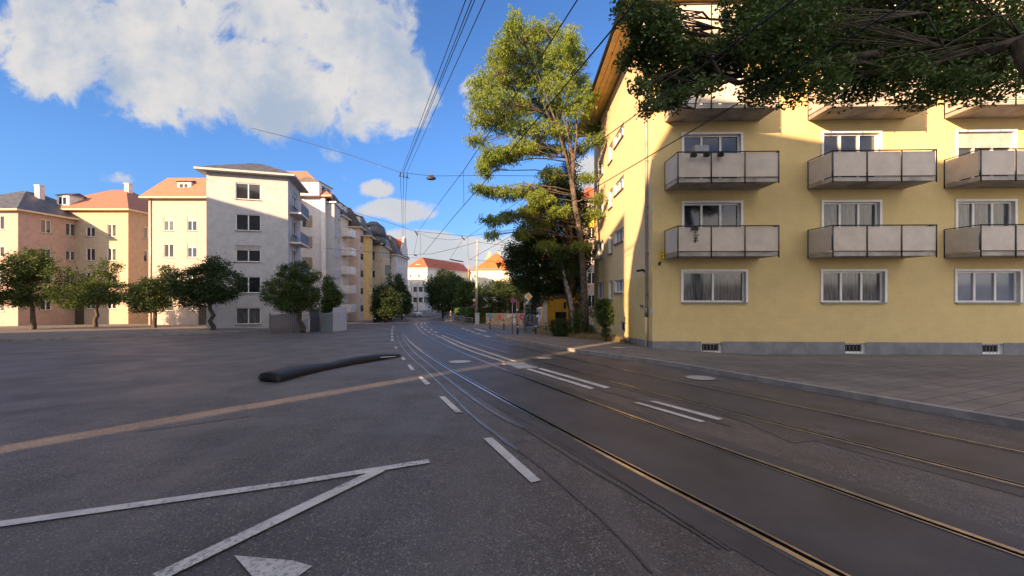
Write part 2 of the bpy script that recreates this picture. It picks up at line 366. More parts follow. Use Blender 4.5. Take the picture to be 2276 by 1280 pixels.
# the far-right end of the kerb meets the road's inner bend
road_poly = [Vector((26, -38))] + Kb + K + nose + sidek + list(reversed(FK)) + [Vector((-6, 90)), Vector((4, 96)), Vector((40, 103))] + list(reversed(LK)) + [Vector((-40, -38))]
sheet('road', road_poly, 0, M['asphalt'])
def offset(pts, d):
    out = []
    for i, p in enumerate(pts):
        t = (pts[min(i + 1, len(pts) - 1)] - pts[max(i - 1, 0)]).normalized()
        out.append(p + Vector((t.y, -t.x)) * d)
    return out
def smooth(pts, n=6):
    out = []
    for i in range(len(pts) - 1):
        p0 = pts[max(i - 1, 0)]; p1 = pts[i]; p2 = pts[i + 1]; p3 = pts[min(i + 2, len(pts) - 1)]
        for k in range(n):
            t = k / n
            out.append(.5 * ((2 * p1) + (p2 - p0) * t + (2 * p0 - 5 * p1 + 4 * p2 - p3) * t * t + (3 * p1 - p0 - 3 * p2 + p3) * t ** 3))
    out.append(pts[-1]); return out
def ribbon(mb, pts, w0, dz, m=0, wob=0.0, th=0.0):
    pts = [Vector((p[0], p[1])) for p in pts]
    L = offset(pts, -w0 / 2); R = offset(pts, w0 / 2)
    if wob:
        L = [p + Vector((random.uniform(-wob, wob), 0)) for p in L]; R = [p + Vector((random.uniform(-wob, wob), 0)) for p in R]
    for i in range(len(pts) - 1):
        q = [R[i], R[i + 1], L[i + 1], L[i]]
        mb.q([(p.x, p.y, zg(p.x, p.y) + dz) for p in q], m)
        if th:
            for a, b in ((R[i + 1], R[i]), (L[i], L[i + 1])):
                mb.q([(a.x, a.y, zg(a.x, a.y) + dz), (b.x, b.y, zg(b.x, b.y) + dz), (b.x, b.y, zg(b.x, b.y) + dz - th), (a.x, a.y, zg(a.x, a.y) + dz - th)], m)
    return mb
# pavements
KH = .11
pav = [Vector((60, -30)), Vector((60, 28))] + [p for p in reversed(sidek[:-1])] + list(reversed(nose)) + list(reversed(K)) + list(reversed(Kb))
sheet('pavement', pav, KH, M['slabs'], 1.0)
kb = ribbon(MB(), offset(smooth(Kb + K + nose + sidek[:2], 3), .075), .15, KH + .012, 0, th=.2); kb.build('kerb', M['kerb'])['kind'] = 'structure'
farpav = FK + [Vector((60, 45)), Vector((20, 70)), Vector((12, 92)), Vector((-4, 86))]
sheet('pavement', farpav, KH, M['slabs'], 2.0)
ribbon(MB(), offset(smooth([Vector((-4, 86))] + FK, 3), -.075 + .15), .15, KH + .012, 0, th=.2).build('kerb', M['kerb'])['kind'] = 'structure'
lp = LK + [Vector((40, 140)), Vector((-30, 125)), Vector((-42, 60)), Vector((-60, 30)), Vector((-90, 0)), Vector((-80, -20))]
sheet('pavement', lp, KH, M['slabs'], 2.0)
ribbon(MB(), offset(smooth(LK, 3), -.075), .15, KH + .012, 0, th=.2).build('kerb', M['kerb'])['kind'] = 'structure'
# tram tracks
A_px = [(1623, 1164.5), (1505, 1100.5), (1377, 1032), (1249, 964), (1140, 899), (1088.6, 872), (1033.5, 840), (998.5, 820), (970, 805), (941.7, 787), (921.7, 770), (910, 760), (900, 745), (897, 739), (896, 728.6)]
ap = np.array([tuple(GP(*p)) for p in A_px])
cf = np.polyfit(ap[:, 1], ap[:, 0], 3)
Aline = [Vector((float(np.polyval(cf, y)), y)) for y in np.arange(3, 46, 1.5)]
da = (Aline[0] - Aline[1]).normalized()
Aline = [Aline[0] + da * s for s in (30, 20, 12, 6, 3)] + Aline
T1 = offset(Aline, .7175)
e = T1[-1]; tdir = (T1[-1] - T1[-3]).normalized()
T1 = smooth(T1 + [Vector((-14.4, 58)), Vector((-15.6, 68)), Vector((-15.6, 77)), Vector((-13, 85)), Vector((-6.5, 92.5)), Vector((5, 98.5)), Vector((30, 104))], 3)
T2 = offset(T1, 3.05)
TR = [offset(T1, -.7175), offset(T1, .7175), offset(T2, -.7175), offset(T2, .7175)]
st = MB(); bed = MB()
for L in (T1, T2): ribbon(bed, L, 2.05, .004, 0)
bed.build('tram_track_bed', M['asphalt_track'])['kind'] = 'structure'
for i, L in enumerate(TR):
    sgn = 1 if i % 2 == 0 else -1           # the groove lies on the inner side of each rail
    r = MB(); ribbon(r, L, .048, .012, 0, th=.01); ribbon(r, offset(L, sgn * .048), .048, .009, 1); ribbon(r, offset(L, sgn * .081), .018, .0125, 0, th=.006)
    ribbon(r, offset(L, -sgn * .04), .05, .0065, 2)
    if i < 2: pass
    o = r.build('tram_rail', [M['steel'], M['groove'], M['tarline']]); o['kind'] = 'structure'
# resin/tar seams beside the track
sm = MB()
def seam(pts, wd, m, wob, dz=.0085):
    ribbon(sm, smooth([GP(*p) for p in pts], 6), wd, dz, m, wob)
seam([(883, 745), (890, 765), (905, 785), (922, 802), (944, 820), (975, 851), (1010, 886), (1050, 925), (1100, 964), (1150, 1001)], .05, 0, .012)
seam([(1150, 1001), (1190, 1030), (1250, 1080), (1330, 1150), (1400, 1220), (1450, 1275)], .022, 1, .005)
seam([(893, 745), (903, 762), (925, 787), (960, 815), (1005, 851), (1060, 893), (1110, 925), (1160, 950)], .06, 0, .01)
seam([(1160, 950), (1240, 1000), (1340, 1060), (1450, 1125), (1600, 1220)], .03, 1, .006)
seam([(1100, 899), (1250, 985), (1400, 1080), (1500, 1145), (1623, 1225)], .03, 1, .006)
seam([(1623, 948), (1500, 912), (1330, 866), (1200, 830), (1100, 803), (1020, 776)], .03, 1, .004)
seam([(1140, 985), (1175, 978)], .02, 0, .004)
sm.build('road_seam', [M['seal'], M['tarline']])['kind'] = 'structure'
# markings
mk = MB()
def markquad(pts, dz=.0125):
    ps = [GP(*p) for p in pts]; n = 4
    for k in range(n):
        a, b = k / n, (k + 1) / n
        q = [ps[0].lerp(ps[3], a), ps[0].lerp(ps[3], b), ps[1].lerp(ps[2], b), ps[1].lerp(ps[2], a)]
        mk.q([(p.x, p.y, zg(p.x, p.y) + dz) for p in reversed(q)])
for qd in ([(1074, 976), (1094, 974), (1202, 1070), (1180, 1075)], [(976, 883), (988, 882), (1027, 917), (1013, 919)], [(930, 839), (938, 838), (957, 854), (946, 856)],
           [(905, 811), (912, 811), (922, 823), (913, 823)], [(891, 794), (897, 794), (902, 800), (895, 801)], [(876, 771), (881, 771), (884, 775), (878, 775)],
           [(869, 754), (874.5, 754), (875, 757.5), (869.5, 757.5)], [(869, 747), (874, 747), (874, 750.5), (869, 750.5)], [(869, 741), (873.5, 741), (873.5, 744), (869, 744)],
           [(869.5, 736), (873.5, 736), (873.5, 738.5), (869.5, 738.5)], [(870, 731.5), (874, 731.5), (873.5, 734), (870, 734)], [(871, 728), (876, 728), (876, 729), (871, 729)], [(871, 723.6), (876, 723.6), (876, 724.6), (871, 724.6)],
           [(1168, 821), (1178, 820), (1322, 864), (1312, 866)], [(1194, 820), (1204, 819), (1356, 862), (1345, 864)],
           [(1408, 896), (1419, 895), (1568, 938), (1558, 940)], [(1443, 893), (1455, 892), (1608, 932), (1596, 935)]):
    markquad(qd)
def long_line(pts, wd=.11, dz=.0125):
    ribbon(mk, smooth([GP(*p) for p in pts], 8), wd, dz)
long_line([(968, 745), (990, 755), (1016, 768), (1060, 785), (1120, 804.5)])
long_line([(981, 745), (1010, 757), (1036, 768), (1084, 784), (1145, 804)])
for a, b in (((936, 726), (939, 729)), ((943, 731), (947, 734)), ((951, 737), (956, 740)), ((960, 742), (964, 744)), ((948, 725), (951, 727)), ((957, 731), (961, 734)), ((966, 737), (971, 740)), ((938, 718), (936, 722)), ((945, 717), (944, 721))):
    long_line([a, b], .14)
long_line([(965, 751), (992, 750)], .12); long_line([(937, 724.5), (950, 724.2)], .2)
for a, b in (((1026, 729), (1031, 731)), ((1037, 733), (1042, 735)), ((1047, 736.5), (1054, 739)), ((1058, 741), (1070, 743.5)), ((1076, 746), (1089, 749)), ((1106, 745), (1126, 747.5)), ((1140, 744.8), (1148, 747.5)), ((1177, 743.6), (1181, 742))):
    long_line([a, b], .28)
markquad([(1052, 730), (1058, 730), (1083, 736.5), (1073, 737)])
# parking bay lines at the left
def straight(a, b, wd, dz=.0125):
    a, b = GP(*a), GP(*b); ribbon(mk, [a.lerp(b, k / 6) for k in range(7)], wd, dz)
straight((652, 1075), (954, 1026.5), .115)
straight((652, 1075), (-60, 1176), .115)
straight((350, 1288), (846, 1047), .125, .0165)
markquad([(520, 1238), (652, 1250), (694, 1262), (600, 1330)])

mk.build('road_marking', M['paint'])['kind'] = 'structure'
# manhole covers and cover plates
def manhole(px, py, r, label, sx=1.0, dz0=.0):
    p = GP(px, py); z = zg(p.x, p.y) + dz0
    sl = -(zg(p.x, p.y) - zg(p.x, p.y + 1))
    e_ = empty('manhole_cover', (p.x, p.y, z), label, 'manhole cover', 'manhole covers in the street')
    def disc(r0, r1, d, m):
        b = MB(); n = 28
        for k in range(n):
            a0, a1 = 2 * math.pi * k / n, 2 * math.pi * (k + 1) / n
            q = [(p.x + r * c(a), p.y + r * s(a)) for r, c, s, a in ((r1, math.cos, math.sin, a0), (r1, math.cos, math.sin, a1), (r0, math.cos, math.sin, a1), (r0, math.cos, math.sin, a0))]
            if r0 == 0: q = q[:3]
            b.q([(x, y, zg(x, y) + dz0 + d) for x, y in q], m)
        return b
    disc(r * .86, r, .016, 0).build('frame_ring', M['iron'], e_)
    disc(0, r * .85, .014, 0).build('cover', M['plate'] if dz0 == 0 else M['concrete'], e_)
    return e_
manhole(1022, 804.5, .40, 'round pale manhole cover between the rails of the nearer tram track')
manhole(1557, 840.5, .38, 'round manhole cover in the road close to the right kerb')
manhole(1210, 796.5, .30, 'small round manhole cover crossed by the strip of sunlight')
manhole(1375, 779, .36, 'round cover set in the pavement slabs below the dry grass', dz0=KH)
def plate(name, pts, label, m, dz=.018):
    ps = [GP(*p) for p in pts]; c = sum(ps, Vector((0, 0))) / len(ps)
    b = MB(); b.q([(p.x, p.y, zg(p.x, p.y) + dz) for p in reversed(ps)])
    n = len(ps)
    for i in range(n):
        a, d = ps[i], ps[(i + 1) % n]
        b.q([(a.x, a.y, zg(a.x, a.y) + dz), (d.x, d.y, zg(d.x, d.y) + dz), (d.x, d.y, zg(d.x, d.y)), (a.x, a.y, zg(a.x, a.y))])
    return tag(b.build(name, m, o=(c.x, c.y, zg(c.x, c.y))), label, 'access cover', 'rectangular covers between the tracks')
plate('access_cover', [(1117, 809), (1163, 806), (1176, 811.5), (1134, 812.5)], 'farther pale rectangular access cover between the two tram tracks', M['plate'])
plate('access_cover', [(1136, 813.5), (1178, 812.5), (1196, 817.5), (1151, 819.5)], 'nearer pale rectangular access cover beside the double white lines', M['plate'])

pm_ = MB()
for pts in ([(300, 905), (520, 880), (560, 925), (310, 960)], [(120, 800), (330, 790), (350, 808), (130, 822)], [(1640, 930), (1760, 925), (1900, 970), (1760, 985)]):
    ps = [GP(*p) for p in pts]; pm_.q([(p.x, p.y, zg(p.x, p.y) + .005) for p in reversed(ps)])
pm_.build('road_patch', mat('asphalt_patch', (.066, .061, .062), .62, vs=2, var=.1, fn=asphalt_fn))['kind'] = 'structure'
# ------------------------------------------------------------------ building helpers
def facade(mb, p0, p1, z0, z1, ops=(), d=.14, m=0, mr=None, bands=()):
    """wall from p0 to p1 (outward = right-hand side) with real openings ops=[(u0,u1,v0,v1)] (v absolute z)"""
    p0 = Vector(p0); p1 = Vector(p1); t = (p1 - p0); L = t.length; t /= L; n = Vector((t.y, -t.x))
    mr = m if mr is None else mr
    us = sorted({0, L, *[u for o in ops for u in o[:2]]}); vs = sorted({z0, z1, *[v for o in ops for v in o[2:4]], *[b[0] for b in bands]})
    us = [u for u in us if 0 <= u <= L]; vs = [v for v in vs if z0 <= v <= z1]
    W = lambda u, v, dd=0: (p0.x + t.x * u - n.x * dd, p0.y + t.y * u - n.y * dd, v)
    for a, b in zip(us[:-1], us[1:]):
        for c, e in zip(vs[:-1], vs[1:]):
            cu, cv = (a + b) / 2, (c + e) / 2
            if any(o[0] < cu < o[1] and o[2] < cv < o[3] for o in ops): continue
            mm = m
            for zb, mi in bands:
                if cv > zb: mm = mi
            mb.q([W(a, c), W(b, c), W(b, e), W(a, e)], mm)
    for (a, b, c, e) in [o[:4] for o in ops]:
        mb.q([W(a, c), W(a, c, d), W(a, e, d), W(a, e)], mr); mb.q([W(b, c, d), W(b, c), W(b, e), W(b, e, d)], mr)
        mb.q([W(a, c, d), W(a, c), W(b, c), W(b, c, d)], mr); mb.q([W(a, e), W(a, e, d), W(b, e, d), W(b, e)], mr)
_win = {}
def win_mesh(w_, h_, panes, style, gm, fm, transom=0):
    """window facing -Y, its lower-left corner at the origin"""
    key = (round(w_, 2), round(h_, 2), panes, style, gm, fm, transom)
    if key in _win: return _win[key]
    fr = MB(); t = .07
    fr.box((w_ / 2, 0, t / 2), (w_, .06, t)); fr.box((w_ / 2, 0, h_ - t / 2), (w_, .06, t))
    fr.box((t / 2, 0, h_ / 2), (t, .062, h_ - 2 * t)); fr.box((w_ - t / 2, 0, h_ / 2), (t, .062, h_ - 2 * t))
    for k in range(1, panes): fr.box((w_ * k / panes, 0, h_ / 2), (.085, .058, h_ - 2 * t))
    if transom: fr.box((w_ / 2, .002, h_ * transom), (w_ - 2 * t, .05, .07))
    gl = MB(); gl.q([(t * .5, .025, t * .5), (w_ - t * .5, .025, t * .5), (w_ - t * .5, .025, h_ - t * .5), (t * .5, .025, h_ - t * .5)])
    bl = None
    if style == 'blind':
        bl = MB(); bl.box((w_ / 2, -.035, h_ * .84), (w_ - .06, .03, h_ * .3))
    def me(mb, nm, mt):
        x = bpy.data.meshes.new(nm); x.from_pydata(mb.v, [], mb.f); x.materials.append(M[mt]); return x
    r = (me(fr, 'window', fm), me(gl, 'pane', gm), me(bl, 'blind', 'blind') if bl else None)
    _win[key] = r; return r
def put_window(parent, p0, p1, op, d=.14, panes=2, style='', gm='glass', fm='white', name='window', transom=0, sill=False, label=None):
    p0 = Vector(p0); p1 = Vector(p1); t = (p1 - p0).normalized(); n = Vector((t.y, -t.x))
    a, b, c, e = op[:4]
    fr, gl, bl = win_mesh(b - a, e - c, panes, style, gm, fm, transom)
    o = bpy.data.objects.new(name, fr); col.objects.link(o); o.parent = parent
    B = Vector(parent['_o'])
    o.location = Vector((p0.x + t.x * a - n.x * (d - .045), p0.y + t.y * a - n.y * (d - .045), c)) - B
    o.rotation_euler = (0, 0, math.atan2(t.y, t.x))
    if label: o['label'] = label
    g = bpy.data.objects.new('pane', gl); col.objects.link(g); g.parent = o
    if bl: g = bpy.data.objects.new('blind', bl); col.objects.link(g); g.parent = o
    if sill:
        s = MB(); s.box(((b - a) / 2, -(d * .5), -.025), (b - a + .1, d + .1, .05)); x = bpy.data.meshes.new('sill'); x.from_pydata(s.v, [], s.f); x.materials.append(M['grey'] if sill is True else M[sill])
        g = bpy.data.objects.new('sill', x); col.objects.link(g); g.parent = o
    return o
def hip_roof(mb, fp, ze, h, over=.5, m=0, ms=1, k=.95, th=.18, flat_top=None):
    """hip roof over a four-cornered footprint (counter-clockwise); soffit and fascia in material ms"""
    c = sum(fp, Vector((0, 0))) / 4
    t0 = (fp[1] - fp[0]).normalized(); t1 = (fp[2] - fp[1]).normalized()
    E = [fp[0] - t0 * over - t1 * over, fp[1] + t0 * over - t1 * over, fp[2] + t0 * over + t1 * over, fp[3] - t0 * over + t1 * over]
    l0 = (E[1] - E[0]).length; l1 = (E[2] - E[1]).length
    if flat_top is None: ins0 = ins1 = min(l0, l1) / 2 * k
    else: ins0 = ins1 = flat_top
    i0 = [E[0] + t0 * ins0 + t1 * ins1, E[1] - t0 * ins0 + t1 * ins1, E[2] - t0 * ins0 - t1 * ins1, E[3] + t0 * ins0 - t1 * ins1]
    for i in range(4):
        a, b = E[i], E[(i + 1) % 4]; p, q = i0[i], i0[(i + 1) % 4]
        mb.q([(a.x, a.y, ze + th), (b.x, b.y, ze + th), (q.x, q.y, ze + th + h), (p.x, p.y, ze + th + h)], m)
        mb.q([(a.x, a.y, ze), (b.x, b.y, ze), (b.x, b.y, ze + th), (a.x, a.y, ze + th)], ms)
    mb.q([(p.x, p.y, ze + th + h) for p in i0], m)
    mb.q([(p.x, p.y, ze) for p in reversed(E)], ms)
def quadfp(A, B, depth):
    A = Vector(A); B = Vector(B); t = (B - A).normalized(); n = Vector((t.y, -t.x))
    return [A, B, B - n * depth, A - n * depth]
def auto_ops(L, z0, floors, st, w_, h_, sp, margin=.9, off=.9, skip=()):
    n = max(1, int((L - 2 * margin + (sp - w_)) // sp)); tot = n * w_ + (n - 1) * (sp - w_); u = (L - tot) / 2
    r = []
    for f in range(floors):
        for k in range(n):
            if (f, k) in skip: continue
            r.append((u + k * sp, u + k * sp + w_, z0 + f * st + off, z0 + f * st + off + h_))
    return r
def house(name, label, fp, zb, ze, wm, floors, z0, st=2.9, sides=(0, 3), w_=1.0, h_=1.5, sp=2.4, roof='tile_red', rh=3.5, over=.45, panes=2, cat='building',
          flat_top=None, soff='p_white', winside=None, trim=None, group=None, k=.95, ops_by=None, style='', fm='white', depth=.14, margin=.9, sill=False):
    c = sum(fp, Vector((0, 0))) / 4
    e_ = empty(name, (c.x, c.y, zb), label, cat, group)
    wl = MB(); wins = []
    for i in range(4):
        a, b = fp[i], fp[(i + 1) % 4]; L = (b - a).length
        ops = []
        if i in sides:
            ops = ops_by[i] if ops_by and i in ops_by else auto_ops(L, z0, floors, st, w_, h_, sp, margin)
        ops = [o for o in ops if o[3] < ze - .15 and o[1] < L - .1]
        facade(wl, a, b, zb, ze, ops, depth)
        wins += [(a, b, o) for o in ops]
    wl.build('wall', M[wm], e_)
    for a, b, o in wins:
        put_window(e_, a, b, o, panes=o[4] if len(o) > 4 else panes, style=o[5] if len(o) > 5 else (style if random.random() < .45 else ''), fm=fm, d=depth, sill=sill,
                   gm='curtain' if random.random() < .3 else 'glass')
    if roof:
        rf = MB(); hip_roof(rf, fp, ze, rh, over, flat_top=flat_top, k=k)
        e_roof = rf.build('roof', [M[roof], M[soff]], e_); e_['roof_z'] = ze + rh
    if trim:
        tb = MB()
        for zt in trim:
            for i in sides:
                a, b = fp[i], fp[(i + 1) % 4]; t = (b - a).normalized(); n = Vector((t.y, -t.x)); mid = (a + b) / 2 + n * .05
                tb.box((mid.x, mid.y, zt), ((b - a).length - .02, .1, .16), rz=math.atan2(t.y, t.x))
        tb.build('cornice', M['p_stone' if wm == 'p_stone' else 'white'], e_)
    return e_
def chimney(par, x, y, z0, z1, s=.6, m='p_rose'):
    b = MB(); b.box((x, y, (z0 + z1) / 2), (s, s, z1 - z0)); b.box((x, y, z1 + .05), (s + .12, s + .12, .1)); return b.build('chimney', M[m], par)
def dormer(par, c, t, w_, h_, dep, wm='p_white', rm='slate', hip=True):
    """dormer whose front centre-bottom is at c, facade direction t (outward = right of t)"""
    t = Vector(t).normalized(); n = Vector((t.y, -t.x)); c = Vector(c)
    b = MB(); ang = math.atan2(t.y, t.x)
    R = Matrix.Rotation(ang, 4, 'Z')
    cc = Vector((c.x - n.x * dep / 2, c.y - n.y * dep / 2, c.z + h_ / 2)); b.box(cc, (w_, dep, h_), 0, ang)
    def W(u, v, z): return (c.x + t.x * u - n.x * v, c.y + t.y * u - n.y * v, c.z + z)
    o = .15; rr = h_ * .35
    b.q([W(-w_ / 2 - o, -o, h_ + .002), W(w_ / 2 + o, -o, h_ + .002), W(w_ / 2, dep * .5, h_ + rr), W(-w_ / 2, dep * .5, h_ + rr)], 1)
    b.q([W(-w_ / 2 - o, -o, h_ + .002), W(-w_ / 2, dep * .5, h_ + rr), W(-w_ / 2 - o, dep, h_ + .002)], 1)
    b.q([W(w_ / 2 + o, -o, h_ + .002), W(w_ / 2 + o, dep, h_ + .002), W(w_ / 2, dep * .5, h_ + rr)], 1)
    b.q([W(-w_ / 2 - o, -o, h_ - .03), W(-w_ / 2 - o, dep, h_ - .03), W(w_ / 2 + o, dep, h_ - .03), W(w_ / 2 + o, -o, h_ - .03)], 1)
    d = b.build('dormer', [M[wm], M[rm]], par)
    d['_o'] = par['_o']
    fr, gl, _ = win_mesh(w_ * .7, h_ * .7, 2, '', 'glass', 'white')
    o_ = bpy.data.objects.new('window', fr); col.objects.link(o_); o_.parent = d
    p = Vector(W(-w_ * .35, -.035, h_ * .15)) - Vector(par['_o']); o_.location = p; o_.rotation_euler = (0, 0, ang)
    g = bpy.data.objects.new('pane', gl); col.objects.link(g); g.parent = d; g.location = p; g.rotation_euler = (0, 0, ang)
    return d
# ------------------------------------------------------------------ the yellow block of flats (right)
def yl(px): return 5.424 / ((px - CX) / F - .028)
def lp_(Y): return Vector((5.424 + .028 * Y, Y))
Yc = yl(1450); Cn = lp_(Yc); Yf = yl(1320.5); Cf = lp_(Yf)
rdir = Vector((1, -.028)).normalized(); Rn = Cn + rdir * 20
Rf = Cf + rdir * 20
zE = 12.0
yb = empty('apartment_building', (Cn.x, Cn.y, zg(Cn.x, Cn.y)), 'tall yellow plastered block of flats with balconies and an orange timber eave, at the right', 'apartment building')
wl = MB(); Lleft = (Cf - Cn).length
def u_of(px): return (Cf - lp_(yl(px))).length       # distance along the left face from its far corner
ops = []; wl_list = []
for f in range(4):
    dz = 2.87 * f - (0.03 * f)
    for kind, (pa, pb, zt, zb_) in dict(A=(1329, 1341.5, .58, -.6), B=(1353, 1361.8, .6, -.56), C=(1366, 1386.5, .60, -.12)).items():
        o = (u_of(pa), u_of(pb), zb_ + dz - .0, zt + dz); 
        if f == 3: o = (o[0], o[1], o[2] + .0, min(o[3], 11.6))
        ops.append(o); wl_list.append((kind, f, o))
for pa, pb, zt, zb_ in ((1358.5, 1362.5, -1.95, -2.35), (1379, 1388.5, -1.72, -2.25)):
    o = (u_of(pa), u_of(pb), zb_, zt); ops.append(o); wl_list.append(('K', 0, o))
ZP = -2.14
facade(wl, Cf, Cn, -4.6, zE, ops, .16, 0, 3, bands=[(-9, 0), (.60, 1)])
# right (front) face
ops2 = []; w2 = []
cols = [(7.17, 9.75), (12.9, 15.4), (18.3, 20.8), (23.2, 25)]
def uf(X): return (X - Cn.x) / rdir.x
for f in range(4):
    for (xa, xb) in cols[:3]:
        if f == 0: o = (uf(xa), uf(xb), -.50, .78)
        else: o = (uf(xa + .03), uf(xb - .2), .78 + 2.87 * f - 2.05, .78 + 2.87 * f)
        ops2.append(o); w2.append((f, o))
for X in (7.92, 13.8, 19.3): o = (uf(X), uf(X + .85), -2.62, -2.2); ops2.append(o); w2.append(('K', o))
facade(wl, Cn, Rn, -4.6, zE, ops2, .18, 2, 3, bands=[(-9, 2)])
for a, b in ((Rn, Rf), (Rf, Cf)): facade(wl, a, b, -4.6, zE, [], .1, 0)
wl.build('wall', [M['yellow'], M['yellow_up'], M['yellow_fr'], M['white']], yb)
pl = MB()                                              # grey plinth, slightly proud; its top follows the street's fall
def plinth(p0, p1, ztop0, ztop1, cut=()):
    t = (Vector(p1) - Vector(p0)); L = t.length; t /= L; n = Vector((t.y, -t.x))
    segs = [0] + [c for cc in cut for c in cc] + [L]
    for i in range(0, len(segs), 2):
        a, b = segs[i], segs[i + 1]
        q = lambda u, o: Vector((p0.x + t.x * u + n.x * o, p0.y + t.y * u + n.y * o)); zt = lambda u: ztop0 + (ztop1 - ztop0) * u / L
        A0, B0 = q(a, .025), q(b, .025); A1, B1 = q(a, -.005), q(b, -.005)
        pl.q([(A0.x, A0.y, -4.6), (B0.x, B0.y, -4.6), (B0.x, B0.y, zt(b)), (A0.x, A0.y, zt(a))]); pl.q([(A0.x, A0.y, zt(a)), (B0.x, B0.y, zt(b)), (B1.x, B1.y, zt(b)), (A1.x, A1.y, zt(a))])
        pl.q([(A1.x, A1.y, -4.6), (A0.x, A0.y, -4.6), (A0.x, A0.y, zt(a)), (A1.x, A1.y, zt(a))]); pl.q([(B0.x, B0.y, -4.6), (B1.x, B1.y, -4.6), (B1.x, B1.y, zt(b)), (B0.x, B0.y, zt(b))])
kw = [o for k, o in w2 if k == 'K']
plinth(Cf, Cn, -3.15, ZP)
plinth(Cn, Rn, ZP, ZP - .02, [(o[0], o[1]) for o in kw])
for o in kw:                                           # the strip of plinth below each cellar window
    a = Cn + rdir * o[0]; b = Cn + rdir * o[1]
    pl.q([(a.x, a.y - .025, -4.6), (b.x, b.y - .025, -4.6), (b.x, b.y - .025, o[2]), (a.x, a.y - .025, o[2])])
pl.build('plinth', M['plinth'], yb)
for kind, f, o in wl_list:
    if kind == 'C': w_ = put_window(yb, Cf, Cn, o, .16, panes=3, sill='concrete', gm='netcurtain')
    elif kind == 'K': w_ = put_window(yb, Cf, Cn, o, .16, panes=1, fm='grey', name='cellar_window')
    else: w_ = put_window(yb, Cf, Cn, o, .16, panes=2 if kind == 'A' else 1, sill='concrete', gm='curtain' if (f + len(kind)) % 2 else 'glass')
for k, o in w2:
    if k == 'K':
        w_ = put_window(yb, Cn, Rn, o, .18, panes=1, name='cellar_window')
        g = MB()
        for j in range(1, 6): g.tube([((o[1] - o[0]) * j / 6, -.04, .03), ((o[1] - o[0]) * j / 6, -.04, o[3] - o[2] - .03)], .012, 5)
        x = bpy.data.meshes.new('window_grille'); x.from_pydata(g.v, [], g.f); x.materials.append(M['grey']); gg = bpy.data.objects.new('window_grille', x); col.objects.link(gg); gg.parent = w_
    elif k == 0: w_ = put_window(yb, Cn, Rn, o, .18, panes=2 if o[0] < 5 else 3, gm='curtain' if o[0] < 10 else 'netcurtain', sill='grey')
    else: w_ = put_window(yb, Cn, Rn, o, .18, panes=3, gm='curtain' if (k, o[0] > 5) in ((1, True), (3, False)) else 'glass', name='balcony_window', style='blind' if (k == 2 and o[0] > 10) else '')
# white surrounds around the ground and balcony windows of the front
for k, o in w2:
    if k == 'K': continue
    fr = MB()
    for (u0, u1, v0, v1) in ((o[0] - .09, o[0], o[2], o[3] + .09), (o[1], o[1] + .09, o[2], o[3] + .09), (o[0], o[1], o[3], o[3] + .09)):
        c = Cn + rdir * ((u0 + u1) / 2) + Vector((rdir.y, -rdir.x)) * .02; fr.box((c.x, c.y, (v0 + v1) / 2), (u1 - u0, .05, v1 - v0), rz=math.atan2(rdir.y, rdir.x))
    fr.build('window_surround', M['white'], yb)
# eave: broad timber soffit with board joints, dark gutter, low tiled roof
ov = 1.15
E = [Cf - Vector((ov, 0)) + Vector((0, .35)), Cn + Vector((-ov, -ov)), Rn + Vector((ov, -ov)), Rf + Vector((ov, .35))]
sf = MB(); 
for i in range(4):
    w0, w1 = i * ov / 4, (i + 1) * ov / 4 - .025
    sf.box(((Cf.x + Cn.x) / 2 - ov + (w0 + w1) / 2, (Cf.y + Cn.y) / 2 - .4, zE + .13 - .02 * (3 - i) * 0), (w1 - w0, Lleft + 1.5 - .0, .06), rz=math.atan2(Cf.y - Cn.y, Cf.x - Cn.x) - math.pi / 2)
    sf.box(((Rn.x + Cn.x) / 2, Cn.y - .3 - (w0 + w1) / 2 + .28, zE + .131), (20 + 2, w1 - w0, .06), rz=math.atan2(rdir.y, rdir.x))
sf.build('soffit', M['soffit'], yb)
rf = MB()
EE = [Vector(E[1]), Vector(E[2]), Vector(E[3]), Vector(E[0])]
hip_roof(rf, [Cn, Rn, Rf, Cf], zE + .165, 3.2, ov, m=0, ms=1, th=.12)
rf.build('roof', [M['tile_brown'], M['soffit']], yb)
gt = MB()
a = Cf + Vector((-ov - .07, ov)); b = Cn + Vector((-ov - .07, -ov - .07)); c = Rn + Vector((ov, -ov - .07))
gt.tube([(a.x, a.y, zE + .25), (b.x, b.y, zE + .25)], .085, 8); gt.tube([(b.x, b.y, zE + .25), (c.x, c.y, zE + .25)], .085, 8)
gt.build('gutter', M['darkmetal'], yb)
dp = MB(); pd = lp_(yl(1441)) + Vector((-.09, 0)); pd2 = pd
dp.tube([(pd.x - .9, pd.y, zE + .15), (pd.x - .3, pd.y, zE - .25), (pd.x, pd.y, zE - .6), (pd.x, pd.y, -.75)], .055, 10)
dps = dp.build('downpipe', M['zinc'], yb)
d2 = MB(); d2.tube([(pd.x, pd.y, -.75), (pd.x, pd.y, -1.15)], .075, 10); d2.build('pipe_collar', M['grey'], dps, o=yb['_o'])
d3 = MB(); d3.tube([(pd.x, pd.y, -1.15), (pd.x, pd.y, zg(pd.x, pd.y) + .1)], .06, 10); d3.build('downpipe', M['yellow_up'], yb)
for z in (-.2, 1.6, 3.6, 5.6, 7.6, 9.6): MB().box((pd.x + .03, pd.y, z), (.14, .14, .04)).build('pipe_bracket', M['grey'], yb)
